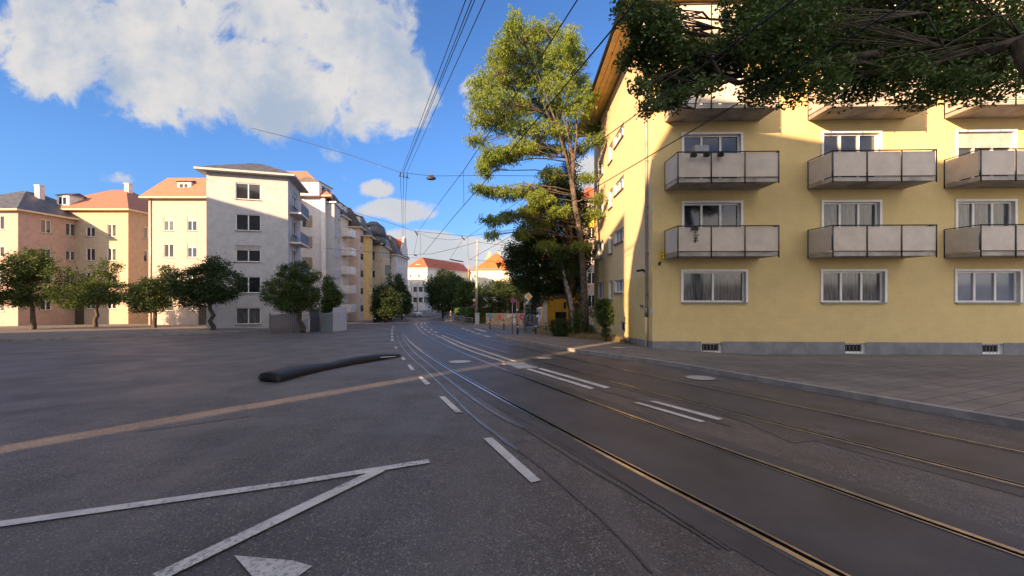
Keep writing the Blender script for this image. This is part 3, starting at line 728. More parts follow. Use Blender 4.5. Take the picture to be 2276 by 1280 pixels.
# balconies
def balcony(xa, xb, zs, f, side='l'):
    bal = MB(); D = 1.28; Yw = lambda X: Cn.y - (X - Cn.x) * .028
    ya = Yw(xa); yb_ = Yw(xb)
    bal.prism([(xa, ya - D), (xb, yb_ - D), (xb, yb_), (xa, ya)], zs, zs + .15)
    o = bal.build('balcony', M['concrete'], yb); o['_o'] = yb['_o']
    fr_ = MB(); pn = MB(); n = 3
    zt = zs + 1.12; zb = zs + .2
    def wpt(X, d): return Vector((X, Yw(X) - d))
    sup = [(wpt(xa + .02, D - .02), wpt(xb - .02, D - .02))]
    for k in range(n + 1):
        X = xa + .02 + (xb - xa - .04) * k / n; p = wpt(X, D + .02); fr_.tube([(p.x, p.y, zs - .06), (p.x, p.y, zt + .05)], .022, 6)
    a, b = wpt(xa, D + .02), wpt(xb, D + .02); fr_.tube([(a.x, a.y, zt + .05), (b.x, b.y, zt + .05)], .024, 6)
    fr_.tube([(a.x, a.y, zb - .02), (b.x, b.y, zb - .02)], .016, 6)
    for X in (xa, xb):
        a, b = wpt(X, D + .02), wpt(X, 0.02); fr_.tube([(a.x, a.y, zt + .05), (b.x, b.y, zt + .05)], .02, 6); fr_.tube([(b.x, b.y, zs), (b.x, b.y, zt + .05)], .02, 6)
    fr_.build('railing', M['darkmetal'], o, o=yb['_o'])
    for k in range(n):
        X0 = xa + .05 + (xb - xa - .06) * k / n; X1 = xa + .01 + (xb - xa - .06) * (k + 1) / n
        c = (wpt(X0, D - .01) + wpt(X1, D - .01)) / 2; pn.box((c.x, c.y, (zb + zt) / 2), (X1 - X0, .02, zt - zb), rz=-.028)
    for X in (xa + .01, xb - .01):
        c = wpt(X, D / 2); pn.box((c.x, c.y, (zb + zt) / 2), (.02, D - .1, zt - zb))
    pn.build('parapet_panel', M['offwhite'], o, o=yb['_o'])
    return o
for (xa, xb) in ((6.42, 10.3), (12.3, 16.2), (17.8, 21.7)):
    for f in range(1, 5):
        if f < 5: balcony(xa, xb, 1.32 + 2.87 * (f - 1), f)
# security cameras, warning sign, small plates on the wall
def seccam(p, d, label):
    e_ = empty('security_camera', p, label, 'camera')
    b = MB(); b.box((p[0] + d[0] * .05, p[1] + d[1] * .05, p[2] - .02), (.07, .07, .09)); b.build('mount', M['darkmetal'], e_)
    h = MB(); q = Vector(p); h.tube([q + Vector(d) * .04, q + Vector(d) * .1 + Vector((0, 0, .05)), q + Vector(d) * .28 + Vector((-.10, 0, .0))], [.03, .055, .05], 10); h.build('camera_body', M['black'], e_)
seccam(P(1465, 587, 16.85), (0, -1, 0), 'small black wall camera under the yellow sign')
pc = lp_(yl(1438)); seccam((pc.x - .03, pc.y + .12, (HY - 602) / F * pc.y), (-1, 0, 0), 'small black wall camera beside the grey downpipe')
s_ = MB(); p = P(1471.5, 568, 16.94); e_ = empty('warning_sign', p, 'small yellow warning sign with a black camera symbol on the yellow wall', 'sign')
s_.box(p, (.19, .012, .33)); s_.build('plate', M['yel'], e_)
s2 = MB(); s2.box((p.x, p.y - .01, p.z), (.10, .008, .03), mat=Matrix.Rotation(rad(-25), 4, 'Y')); s2.box((p.x - .02, p.y - .01, p.z - .04), (.05, .008, .02)); s2.box((p.x, p.y - .01, p.z + .115), (.13, .008, .02)); s2.box((p.x, p.y - .01, p.z - .125), (.13, .008, .015)); s2.build('symbol', M['black'], e_)
pm = lp_(yl(1427)); b = MB(); zz = (HY - 680) / F * pm.y
tag(b.box((pm.x - .02, pm.y, zz), (.02, .42, .11)).build('street_plate', M['grey'], o=(pm.x, pm.y, zz)), 'small grey enamel plate low on the side wall of the yellow block', 'plate')
p = P(1451, 692, 16.9); b = MB(); b.box(p, (.10, .05, .20)); b.box((p.x, p.y - .03, p.z + .05), (.03, .01, .03)); tag(b.build('meter_box', M['cabinet'], o=p), 'small pale box fixed beside the foot of the downpipe', 'box')
p = P(1449.5, 599, 16.92); b = MB(); b.box(p, (.05, .02, .22)); tag(b.build('wall_plate', M['yel'], o=p), 'narrow yellow marker plate beside the downpipe', 'plate')
# things on the balconies
def trailing(px, py, Y, n, h, label, name='hanging_plant', s=.05, spread=.12):
    p = P(px, py, Y); e_ = empty(name, p, label, 'plant', 'plants on the balcony rails'); pts = []
    pot = MB(); pot.tube([(p.x, p.y - .06, p.z - .02), (p.x, p.y - .06, p.z + .13)], [.06, .085], 10); pot.build('pot', M['darkmetal'], e_)
    return e_, p
#@@LEFTROW
# ------------------------------------------------------------------ the left row of houses
zb_ = -7.5
# grey-white flats with glazed balconies, ends at the edge of the photograph
A = XY(640, 38); B = XY(668, 43.5); fp = quadfp(A, B, 6.5)
g = house('apartment_building', 'pale grey modern flats with glass-fronted balconies at the left edge', fp, zb_, 10.6, 'p_grey', 5, -4.0, 2.85, (0, 3), 2.0, 1.5, 3.4, roof='slate', rh=1.6, over=.7, style='blind', soff='p_grey', margin=.6, sill='concrete')
t = (B - A).normalized(); n = Vector((t.y, -t.x))
for f in range(5):
    for s0 in (.7,):
        b = MB(); z = -4.0 + 2.85 * f; c = A + t * (s0 + 2.0) + n * .5
        b.box((c.x, c.y, z), (4.2, 1.0, .16), rz=math.atan2(t.y, t.x)); o = b.build('balcony', M['p_white'], g); o['_o'] = g['_o']
        b = MB(); c = A + t * (s0 + 2.0) + n * .97; b.box((c.x, c.y, z + .6), (4.1, .03, .95), rz=math.atan2(t.y, t.x)); b.build('glass_panel', M['slate'], o, o=g['_o'])
# white house with brown tiled hip roof; its end wall faces the camera
fp = [XY(724, 56), Vector((-30.2, 68)), Vector((-41, 68)), XY(560, 56)]
H = 12.85
opsE = []
eL = (fp[0] - fp[3]).length
for f in range(5):
    for (pa, pb) in ((670, 681.5), (640, 652), (610, 622)):
        u0 = XY(pa, 56).x - fp[3].x; u1 = XY(pb, 56).x - fp[3].x; z = -2.9 + 2.9 * f
        opsE.append((u0, u1, z, z + 1.65, 1, 'blind' if f != 4 else ''))
wh = house('apartment_building', 'white house with a brown tiled hip roof and brown shutters, its top sunlit', fp, zb_, H, 'p_white', 5, -4, 2.9, (3,), roof='tile_brown', rh=4.3, over=.75, soff='p_beige', ops_by={3: opsE}, k=.62)
for (u0, u1, z0, z1, *_r) in opsE:
    sh = MB(); sh.box((fp[3].x + u1 + .42, 56 - .04, (z0 + z1) / 2), (.76, .05, z1 - z0 - .02)); sh.build('shutter', M['shutter'], wh)
pil = MB(); p_ = XY(718.5, 55.9); pil.box((p_.x, p_.y, (zb_ + H) / 2), (.5, .24, H - zb_)); pil.build('corner_pilaster', M['white'], wh)
A = XY(743, 56.6); B = XY(757, 61.5); fp2 = [A, B, Vector((-29, 61.5)), XY(718, 56.6)]
wing = MB(); opw = auto_ops((B - A).length, -3.6, 6, 2.9, 1.7, 1.7, 2.3, .3); opw = [o for o in opw if o[3] < 12]
for i in range(4): facade(wing, fp2[i], fp2[(i + 1) % 4], zb_, 12.2, opw if i == 0 else [], .14)
wing.build('bay_wall', M['p_grey'], wh)
for o in opw: put_window(wh, fp2[0], fp2[1], o, panes=2)
rf = MB(); hip_roof(rf, fp2, 12.2, .5, .3); rf.build('bay_roof', [M['slate_dark'], M['white']], wh)
d = dormer(wh, (XY(724, 57).x, 57, 12.9), (0, 1), 4.0, 1.9, 3.2, 'p_pale', 'slate_dark')
# balconied cream house
def row_house(label, A, B, depth, ze, wm, roof, rh, ft, z0=-4.4, st=2.9, floors=5, w_=1.1, h_=1.6, sp=2.4, dorm=2, panes=2, trim=None, dw='p_white', margin=.6):
    fp = quadfp(A, B, depth)
    h = house('apartment_building', label, fp, zb_, ze, wm, floors, z0, st, (0, 3), w_, h_, sp, roof=roof, rh=rh, over=.45, flat_top=ft, panes=panes, soff='p_beige', trim=trim, style='blind', margin=margin)
    t = (fp[1] - fp[0]).normalized(); n = Vector((t.y, -t.x)); L = (fp[1] - fp[0]).length
    for k in range(dorm):
        c = fp[0] + t * (L * (k + .5) / dorm) - n * .25
        dormer(h, (c.x, c.y, ze + .45), t, 1.5, 1.7, 2.2, dw, roof)
    return h, fp, t, n, L
h, fp, t, n, L = row_house('cream house with a stack of white slatted balconies next to the white corner house', XY(757.5, 61.6), XY(777, 66.5), 12, 11.3, 'p_cream', 'slate_dark', 3.6, 2.2, sp=3.0)
for f in range(5):
    z = -3.3 + 2.9 * f; b = MB(); c = fp[0] + t * 1.5 + n * .75
    b.box((c.x, c.y, z), (3.0, 1.5, .15), rz=math.atan2(t.y, t.x)); o = b.build('balcony', M['p_white'], h); o['_o'] = h['_o']
    b = MB()
    for j in range(4):
        for (u, v, l, r0) in ((1.5, 1.48, 3.0, 0), (0.02, .75, 1.46, 1), (2.98, .75, 1.46, 1)):
            c = fp[0] + t * u + n * v; b.box((c.x, c.y, z + .25 + .26 * j), (l, .04, .17), rz=math.atan2(t.y, t.x) + (math.pi / 2 if r0 else 0))
    b.build('slat_railing', M['white'], o, o=h['_o'])
row2 = []
h, fp, t, n, L = row_house('salmon pink house projecting from the row, with black french balcony rails', XY(798, 66.2), XY(808.5, 70), 11, 10.2, 'p_pink', 'slate_dark', 3.4, 2.2, w_=1.5, h_=2.1, sp=3.2, floors=5, dorm=1, margin=.5)
for f in range(5):
    z = -3.5 + 2.9 * f; b = MB(); c = fp[0] + t * (L / 2) + n * .1
    for j in range(14): q = c + t * (-.8 + 1.6 * j / 13); b.tube([(q.x, q.y, z), (q.x, q.y, z + .95)], .03, 4)
    for zz in (z, z + .95): b.box((c.x, c.y, zz), (1.7, .06, .06), rz=math.atan2(t.y, t.x))
    b.build('french_balcony_rail', M['darkmetal'], h)
tw = MB(); fpt = [XY(798, 66.05), XY(798, 66.05) + Vector((0, .1)), XY(778, 66.2), XY(778, 66.05)]
h, fp, t, n, L = row_house('narrow ochre yellow house in the left row', XY(820.5, 70.2), XY(828, 74), 11, 9.3, 'p_ochre', 'slate', 3.6, 1.8, w_=1.0, dorm=1, sp=2.0, margin=.4, dw='slate')
h, fp, t, n, L = row_house('brownish sandstone house with a slate mansard roof and bow window', XY(846, 76), XY(866, 87), 12, 8.6, 'p_stone', 'slate', 4.0, 1.6, st=3.2, w_=1.3, h_=1.9, sp=2.9, dorm=3, trim=(-.5, 5.6), dw='slate', z0=-5)
bow = MB(); cb = fp[0] + t * 3.0; pts = []
for k in range(9):
    a = math.pi * k / 8; q = cb + t * (-1.9 * math.cos(a)) + n * (1.3 * math.sin(a)); pts.append((q.x, q.y))
bow.prism(pts, -2, 6.2); bow.build('bow_window', M['p_stone'], h)
bb = MB(); ang = math.atan2(t.y, t.x)
for z in (-.3, 2.9):
    for k in (2, 4, 6):
        bb = MB(); a = math.pi * k / 8; q = cb + t * (-1.93 * math.cos(a)) + n * (1.31 * math.sin(a)); bb.box((q.x, q.y, z + 1), (.85, .1, 1.9), rz=ang + (a - math.pi / 2) * -1 * -1 * 0 + (math.pi / 2 - a) * -1); bb.build('window', M['glass'], h)
tur = MB(); q = fp[0] + t * 1.2 - n * 1.5
for (r0, z0, r1, z1) in ((2.3, 8.6, 2.3, 10.2), (2.5, 10.2, 2.0, 12.0), (2.0, 12.0, .7, 13.0)):
    tur.tube([(q.x, q.y, z0), (q.x, q.y, z1)], [r0, r1], 14)
tur.build('slate_turret', M['slate'], h)
h, fp, t, n, L = row_house('pale lilac grey house with a red gabled roof ending the left row', XY(881, 88), XY(906.5, 101), 12, 7.6, 'p_lilac', 'slate_dark', 4.5, 2.4, st=3.2, w_=1.1, h_=1.8, sp=2.9, dorm=1, z0=-5)
gb = MB()                                                     # gabled front with the red roof behind it
ga = fp[0] + t * 5.5 + n * .25; gbp = fp[0] + t * 11.5 + n * .25
def gable(mb, a, b, z0, zh, th, m):
    tt = (b - a).normalized(); nn = Vector((tt.y, -tt.x)); Lg = (b - a).length
    prof = [(0, z0), (Lg, z0), (Lg, z0 + zh * .45), (Lg * .82, z0 + zh * .6), (Lg * .72, z0 + zh * .9), (Lg * .5, z0 + zh), (Lg * .28, z0 + zh * .9), (Lg * .18, z0 + zh * .6), (0, z0 + zh * .45)]
    f0 = [(a.x + tt.x * u, a.y + tt.y * u, z) for u, z in prof]; f1 = [(x - nn.x * th, y - nn.y * th, z) for x, y, z in f0]
    mb.q(f0, m); mb.q(list(reversed(f1)), m)
    for i in range(len(prof)): j = (i + 1) % len(prof); mb.q([f0[j], f0[i], f1[i], f1[j]], m)
gable(gb, ga, gbp, 7.6, 5.2, .5, 0); gb.build('gable', M['p_lilac'], h)
gr = MB(); mid = (ga + gbp) / 2
for s in (-1, 1):
    a = mid + t * s * 2.9 - n * .3; b_ = a - n * 6; c0 = mid - n * .3; c1 = c0 - n * 6
    gr.q([(a.x, a.y, 8.0), (b_.x, b_.y, 8.0), (c1.x, c1.y, 12.3), (c0.x, c0.y, 12.3)])
gr.build('gable_roof', M['tile_red'], h)
gr = MB(); gr.q([(fp[0].x - .3, fp[0].y + .5, 7.9), (fp[0].x - .3 , fp[0].y + 5.5, 7.9), (fp[0].x - 3, fp[0].y + 5.5, 12.4), (fp[0].x - 3, fp[0].y + .5, 12.4)]); gr.build('roof', M['tile_red'], h)
# unseen block added behind the row to shade the far white house
fp = [Vector((-42, 78)), Vector((-42, 112)), Vector((-62, 112)), Vector((-62, 78))]
house('apartment_building', 'plain beige block added unseen behind the left row to shade the far house', fp, zb_, 9.6, 'p_beige', 4, -4, 2.9, (0, 3), roof='tile_brown', rh=2.4, flat_top=3)
# houses across the side street, left of the photograph's edge
HL = [(330, 575, 47, 10.6, 'p_taupe', 'tile_brown', 2.6, 'rose plastered house with a brown hip roof beyond the side street trees'),
      (70, 285, 52, 10.2, 'p_brownish', 'tile_brown', 3.8, 'beige house with a brown tiled roof, second along the side street'),
      (-150, 40, 46, 9.0, 'p_dusty', 'slate', 3.2, 'pinkish house with a slate roof at the far left of the side street'),
      (-420, -180, 44, 9.6, 'p_white', 'tile_red', 3.2, 'white house with a red roof past the pinkish one on the side street')]
for pa, pb, Y, ze, wm, rm, rh, lb in HL:
    a = XY(pa, Y); b = XY(pb, Y); fp = [b, b + Vector((0, 11)), a + Vector((0, 11)), a]
    h = house('house', lb, fp, zb_, ze, wm, 4, -3.3, 3.1, (0, 3), 1.15, 1.6, 2.7, roof=rm, rh=rh, over=.6, style='blind', soff='p_beige', sill='concrete', flat_top=1.8 if pa == 330 else None)
    dr = MB(); dx_ = (a.x + b.x) / 2; dr.box((dx_, Y - .03, zg(dx_, Y) + 1.2), (1.1, .06, 2.3)); dd_ = dr.build('door', M['bark_dark'], h); dd_['_o'] = h['_o']
    dr = MB(); dr.box((dx_, Y - .12, zg(dx_, Y) + 2.5), (1.7, .3, .12)); dr.build('door_canopy', M['concrete'], h)
    dp_ = MB(); dp_.tube([(a.x + .3, Y - .08, ze), (a.x + .3, Y - .08, zg(a.x, Y))], .06, 6); dp_.build('downpipe', M['zinc'], h)
    bn_ = MB(); bn_.box((dx_, Y - .03, -3.3 + 3.1 - .1), (b.x - a.x - .05, .06, .14)); bn_.build('cornice', M['p_stone'], h)
    chimney(h, (a.x + b.x) / 2 + 1.5, Y + 5, ze + 1, ze + rh + .9)
    c = (a + b) / 2; dormer(h, (c.x - 2.5, c.y + .3, ze + .6), (1, 0), 1.6, 1.5, 2.5, 'p_pale', 'slate')
# unseen houses behind the viewpoint, shaped to shade the street around a sun slot
S0 = Vector((-13.5, -5.4)); ea = Vector((SY, -SX)); eb = Vector((SX, SY))
def S(a, b): return S0 + ea * a + eb * b
fpP = [S(-38, -13), S(-1.6, -13), S(-.25, 0), S(-38, 0)]
h = house('house', 'long cream house unseen behind the viewpoint, shaped to shade the street', fpP, -2.5, 4.6 + te * 32, 'p_cream', 4, -1.2, 2.95, (1, 2, 3), roof=None)
rf = MB(); z0, z1 = 4.6 + te * 32, 6.2 + te * 32
pA = [S(-1.6, -13), S(-.25, 0), S(-11, 0), S(-11, -13), S(-38, 0), S(-38, -13)]
rf.q([(*pA[1], z0), (*pA[0], z0), (*pA[3], z1), (*pA[2], z1)][::-1]); rf.q([(*pA[2], z1), (*pA[3], z1), (*pA[5], z1), (*pA[4], z1)][::-1])
for (x, y, z) in ((1, 2, 4), (0, 3, 5)):
    rf.q([(*pA[x], z0), (*pA[y], z1), (*pA[z], z1), (*pA[z], z0)])
rf.q([(*pA[4], z0), (*pA[4], z1), (*pA[5], z1), (*pA[5], z0)])
rf.build('roof', M['tile_brown'], h)
fpQ = [S(1.6, -13), S(19, -13), S(19, 0), S(.17, 0)]
h = house('house', 'plastered corner house unseen behind the viewpoint, its steep mansard roof shaped for the sun slot', fpQ, -2.5, te * 32.4 + .0, 'p_rose', 3, -1.2, 2.7, (1, 2), roof=None)
rf = MB(); b_ = te * 31; prof = [(.17, te * 32.4), (.75, 1.98 + te * 32), (1.5, 3.12 + b_), (2.1, 4.8 + te * 30), (3.2, 7.3 + te * 30), (15, 7.4 + te * 30), (18, 4 + b_), (19, te * 32.4)]
for i in range(len(prof) - 1):
    (a0, z0), (a1, z1) = prof[i], prof[i + 1]; k0 = 1.35 if i == 0 else (1.35 if a0 < 3.3 else 0); k1 = 1.35 if a1 < 3.3 else 0; rf.q([(*S(a0 + k0, -13), z0), (*S(a1 + k1, -13), z1), (*S(a1, 0), z1), (*S(a0, 0), z0)][::-1])
rf.q([(*S(a, 0), z) for a, z in prof][::-1]); rf.q([(*S(a + (1.35 if a < 3.3 else 0), -13), z) for a, z in prof]); rf.build('roof', M['slate'], h)
# ------------------------------------------------------------------ far end of the street
def ops_from(fpA, fpB, Y, rects, z_of=None): return
a = XY(905.5, 131); b = XY(949.5, 131)
fp = [b, b + Vector((10.5, 34)), a + Vector((10.5, 34)), a]
ef = []
for px0 in (911, 929):
    for (t0, t1) in ((605, 608), (610, 616), (627, 629.5), (631.5, 638), (649, 660)):
        u0 = (px0 - 905.5) / F * 131; ef.append((u0, u0 + .65, (HY - t1) / F * 131, (HY - t0) / F * 131, 1))
side_ops = auto_ops(35.5, -4, 4, 3.2, 1.1, 1.7, 3.3)
f1 = house('apartment_building', 'big cream white house with a red hip roof closing the far street end', fp, -9, 7.1, 'p_pale', 4, -4, 3.2, (0, 3), roof='tile_red', rh=3.6, over=.4, ops_by={3: ef, 0: side_ops}, soff='p_white')
for k, s in enumerate((.2, .42, .64)):
    c = fp[0].lerp(fp[1], s) + Vector((-.9, .3)); dormer(f1, (c.x, c.y, 7.5), (fp[1] - fp[0]), 4.6, 1.35, 2.6, 'p_orange', 'tile_red')
dormer(f1, ((a.x + b.x) / 2, 131.6, 7.6), (1, 0), 1.6, 1.0, 2.2, 'p_pale', 'tile_red')
# lower modern building with bands of windows
fpm = [XY(944, 119), XY(963, 124) , XY(950, 132), XY(911, 119)]
fpm = [XY(940, 119), XY(962.5, 124), XY(945, 132) , XY(911, 119)]
mod = empty('office_building', (*fpm[0], -7), 'low blue-white modern building with grey window bands before the big white house', 'building')
def band(z0, z1, m, inset, name):
    b = MB(); c = sum(fpm, Vector((0, 0))) / 4
    pp = [p + (c - p).normalized() * inset for p in fpm]; b.prism([(p.x, p.y) for p in pp], z0, z1); return b.build(name, M[m], mod)
for z0, z1, mm, ins in ((-8, -3.6, 'p_mod', 0), (-3.6, -2.1, 'slate', .5), (-2.1, -.5, 'p_mod', .02), (-.5, 1.0, 'slate', .5)):
    band(z0, z1, mm, ins, 'window_band' if mm == 'slate' else 'wall')
b = MB(); c4 = [XY(939, 119.3), XY(950, 122), XY(940, 128), XY(912, 119.3)]; b.prism([(p.x, p.y) for p in c4], 1.0, 2.0); b.build('roof_storey', M['p_mod'], mod)
for k in range(3):
    for z in (-2.85, .25):
        p_ = XY(917 + k * 12, 119.15); MB().box((p_.x, p_.y, z), (.35, .3, 1.5)).build('window_mullion', M['white'], mod)
# cream house with orange roof (centre right)
a = XY(1062, 100); b = XY(1132, 100); fp = [b, b + Vector((2, 16)), a + Vector((2, 16)), a]
w3 = [((1067 - 1062) / 9 + .0 + k * .72, (1067 - 1062) / 9 + .55 + k * .72, (HY - 611.5) / 9, (HY - 608.5) / 9, 1) for k in range(3)]
f2 = house('house', 'cream house with a bright orange tiled roof and two chimneys behind the dark bushes', fp, -7, 5.1, 'p_pale', 3, -4, 3, (3,), roof='tile_orange', rh=4.2, over=.6, ops_by={3: w3 + [(1.0 + k * 2.6, 1.9 + k * 2.6, -1.2, .3, 2) for k in range(3)]}, soff='p_stone')
for px, zt in ((1088, 10.0), (1110, 9.9), (1082, 8.9)): q = XY(px, 106); chimney(f2, q.x, q.y, 7, zt, .8 if zt > 9 else .4, 'p_stone')
# a few houses on the rise beyond, roofs just showing
for k, (pa, pb, Y, ze, rm, wm, lb) in enumerate(((1014, 1033, 170, 8.6, 'tile_brown', 'p_beige', 'small brown-roofed house in the gap right of the far white house'), (1030, 1050, 190, 7.2, 'tile_red', 'p_rose', 'red-roofed rose house in the distance left of the tall mast'),
                                   (1048, 1064, 160, 7.3, 'tile_brown', 'p_pale', 'pale gabled house right behind the tall mast'), (1000, 1016, 210, 12.2, 'p_pale', 'p_pale', 'pale flat-topped house peeping over the far red roof'))):
    a = XY(pa, Y); b = XY(pb, Y); house('house', lb, [b, b + Vector((0, 9)), a + Vector((0, 9)), a], -9, ze, wm, 2, ze - 6.4, 3, (3,), w_=.9, h_=1.3, sp=1.8, roof=rm, rh=2.8 if k < 3 else .6, over=.4)
# orange-yellow building beside the playground
a = XY(1208, 36); b = XY(1292, 36)
oy = [((1234 - 1208) / F * 36, (1259 - 1208) / F * 36, -3.05, -1.92, 3), ((1253 - 1208) / F * 36, (1258.5 - 1208) / F * 36, -1.66, -1.06, 1), ((1236 - 1208) / F * 36, (1262 - 1208) / F * 36, -.42, .6, 3), ((1236 - 1208) / F * 36, (1262 - 1208) / F * 36, 2.4, 3.6, 3)]
ob_ = house('school_building', 'orange-yellow building with dark framed windows behind the trees beside the playground', [b, b + Vector((2, 12)), a + Vector((.7, 12)), a], -6, 4.6, 'p_orange', 2, -3, 3, (3,), roof='slate_dark', rh=.25, over=.3, ops_by={3: oy}, fm='darkmetal', soff='p_beige', flat_top=1.5)
b = MB(); c = XY(1212, 35.96); b.box((c.x, c.y, -.7), (.38, .07, 10.4)); b.build('corner_strip', M['p_pale'], ob_)
a = XY(1285, 52); b = XY(1345, 52)
h = house('house', 'tall red-roofed house with yellow panels left of the yellow block', [b, b + Vector((0, 12)), a + Vector((0, 12)), a], -6, 11.4, 'p_taupe', 5, -3, 2.9, (3,), roof='tile_red', rh=2.2, over=.5)
b = MB(); c = XY(1310, 51.9); b.box((c.x, c.y, 9.2), (1.2, .1, 2.2)); b.build('yellow_panel', M['yel'], h); b = MB(); c = XY(1299, 51.9); b.box((c.x, c.y, 9.2), (1.0, .1, 2.2)); b.build('brown_panel', M['p_stone'], h)
# hills far behind
hm = MB()
pts = [(-900, 22), (-600, 40), (-300, 46), (-150, 20), (0, 14), (60, 22), (200, 30), (500, 34), (900, 20)]
xs = np.linspace(-900, 900, 60); hs = np.interp(xs, [p[0] for p in pts], [p[1] for p in pts]) * .55
for i in range(59):
    for (r0, r1) in ((0, 1), (1, 2)):
        zz = (0, .75, 1.0); yy = (430, 560, 720)
        hm.q([(xs[i], yy[r0], -8 + hs[i] * zz[r0]), (xs[i + 1], yy[r0], -8 + hs[i + 1] * zz[r0]), (xs[i + 1], yy[r1], -8 + hs[i + 1] * zz[r1]), (xs[i], yy[r1], -8 + hs[i] * zz[r1])], 0, True)
hm.build('hills', M['leaf_mid'])['kind'] = 'structure'
#@@TREES
# ------------------------------------------------------------------ vegetation
def leaf_cloud(name, cen, size, m, parent=None, droop=0.0, aspect=.42, up=.35, o=(0, 0, 0), dirs=None):
    """one leaf-shaped face (four corners, slightly folded) per centre"""
    n = len(cen); cen = np.asarray(cen, float); s = size * rng.uniform(.7, 1.3, n)[:, None]
    d = rng.normal(size=(n, 3)) if dirs is None else np.asarray(dirs) + .45 * rng.normal(size=(n, 3))
    d[:, 2] = d[:, 2] * .6 - droop; d /= np.linalg.norm(d, axis=1)[:, None]
    u = rng.normal(size=(n, 3)); u[:, 2] += up; sd = np.cross(d, u); sd /= np.linalg.norm(sd, axis=1)[:, None] + 1e-9
    nn = np.cross(sd, d)
    v = np.empty((n, 4, 3)); v[:, 0] = cen - d * s * .5; v[:, 1] = cen + sd * s * aspect * .5 + nn * s * .06; v[:, 2] = cen + d * s * .5; v[:, 3] = cen - sd * s * aspect * .5 + nn * s * .06
    v = v.reshape(-1, 3) - np.asarray(o)
    me = bpy.data.meshes.new(name); me.vertices.add(n * 4); me.vertices.foreach_set('co', v.ravel())
    me.loops.add(n * 4); me.loops.foreach_set('vertex_index', np.arange(n * 4, dtype=np.int32))
    me.polygons.add(n); me.polygons.foreach_set('loop_start', np.arange(0, n * 4, 4, dtype=np.int32)); me.polygons.foreach_set('loop_total', np.full(n, 4, dtype=np.int32))
    me.update(); me.validate(); me.materials.append(M[m])
    ob = bpy.data.objects.new(name, me); col.objects.link(ob)
    if parent is not None: ob.parent = parent
    else: ob.location = o
    ob['_o'] = tuple(o); return ob
def limb(mb, a, b, r0, r1, n=5, wob=.12, nn=7, sag=0.0):
    a = Vector(a); b = Vector(b); L = (b - a).length; pts = []; rs = []
    for k in range(n + 1):
        t = k / n; p = a.lerp(b, t)
        if 0 < k < n: p += Vector((random.gauss(0, 1), random.gauss(0, 1), random.gauss(0, .6))) * wob * L * .12
        p.z += sag * math.sin(t * math.pi) * L * .15
        pts.append(p); rs.append(r0 + (r1 - r0) * t)
    mb.tube(pts, rs, nn); return pts
def blob_points(blobs, n, shell=.55):
    """leaf-cluster centres spread through a set of ellipsoids (cx,cy,cz,rx,ry,rz), denser toward their skins"""
    vol = np.array([b[3] * b[4] * b[5] for b in blobs]) ** .8; vol /= vol.sum(); out = []; bi = []
    for i, b in enumerate(blobs):
        k = max(3, int(n * vol[i])); d = rng.normal(size=(k, 3)); d /= np.linalg.norm(d, axis=1)[:, None]
        r = rng.uniform(0, 1, k) ** (1 / 3.) * (1 - shell) + shell * rng.uniform(.75, 1.02, k); r = np.minimum(r, 1.03)
        out.append(np.array(b[:3]) + d * r[:, None] * np.array(b[3:6])); bi += [i] * k
    return np.vstack(out), np.array(bi)
def clusters(cen, per, sig, zflat=.7):
    p = np.repeat(cen, per, axis=0); return p + rng.normal(size=p.shape) * np.array([sig, sig, sig * zflat])
def tree(name, label, base, blobs, trunk_top, r, leafm, n_cl, per, sig, size, barkm='bark', droop=0.0, aspect=.45, cat='tree', group=None, lean=None, shell=.5, crown_nm='crown', extra=None, stems=None, layer=0.0):
    base = Vector(base); e_ = empty(name, base, label, cat, group)
    cen, bi = blob_points(blobs, n_cl, shell)
    if layer: cen[:, 2] += layer * np.sin(cen[:, 2] * 5.0 + cen[:, 0] * 1.3)
    tr = MB(); tt = Vector(trunk_top)
    sp = limb(tr, base - Vector((0, 0, .3)), tt, r, r * .55, 6, .25, 10)
    if stems:
        for s in stems: limb(tr, s[0], s[1], s[2], s[3], 6, .3, 8)
    tr.build('trunk', M[barkm], e_)
    br = MB()
    for i, b in enumerate(blobs):
        c = Vector(b[:3]); k = min(range(len(sp)), key=lambda j: (sp[j] - c).length + (0 if sp[j].z < c.z else 3))
        st_ = sp[max(k, len(sp) // 2)]
        pts = limb(br, st_, c, r * .34, r * .1, 5, .5, 6)
        cc = cen[bi == i]
        for q in cc[::max(1, len(cc) // 9)]:
            limb(br, pts[random.randint(2, 5)], q, r * .09, r * .02, 3, .4, 4)
    br.build('branches', M[barkm], e_)
    lp = clusters(cen, per, sig)
    leaf_cloud(crown_nm, lp, size, leafm, e_, droop, aspect, o=base)
    return e_
def PB(px, py, Y, rx, rz, ry=None, dy=0):      # crown lobe seen at a pixel, radii in pixels
    p = P(px, py, Y + dy); return (p.x, p.y, p.z, rx / F * Y, (ry if ry else rx) / F * Y, rz / F * Y)
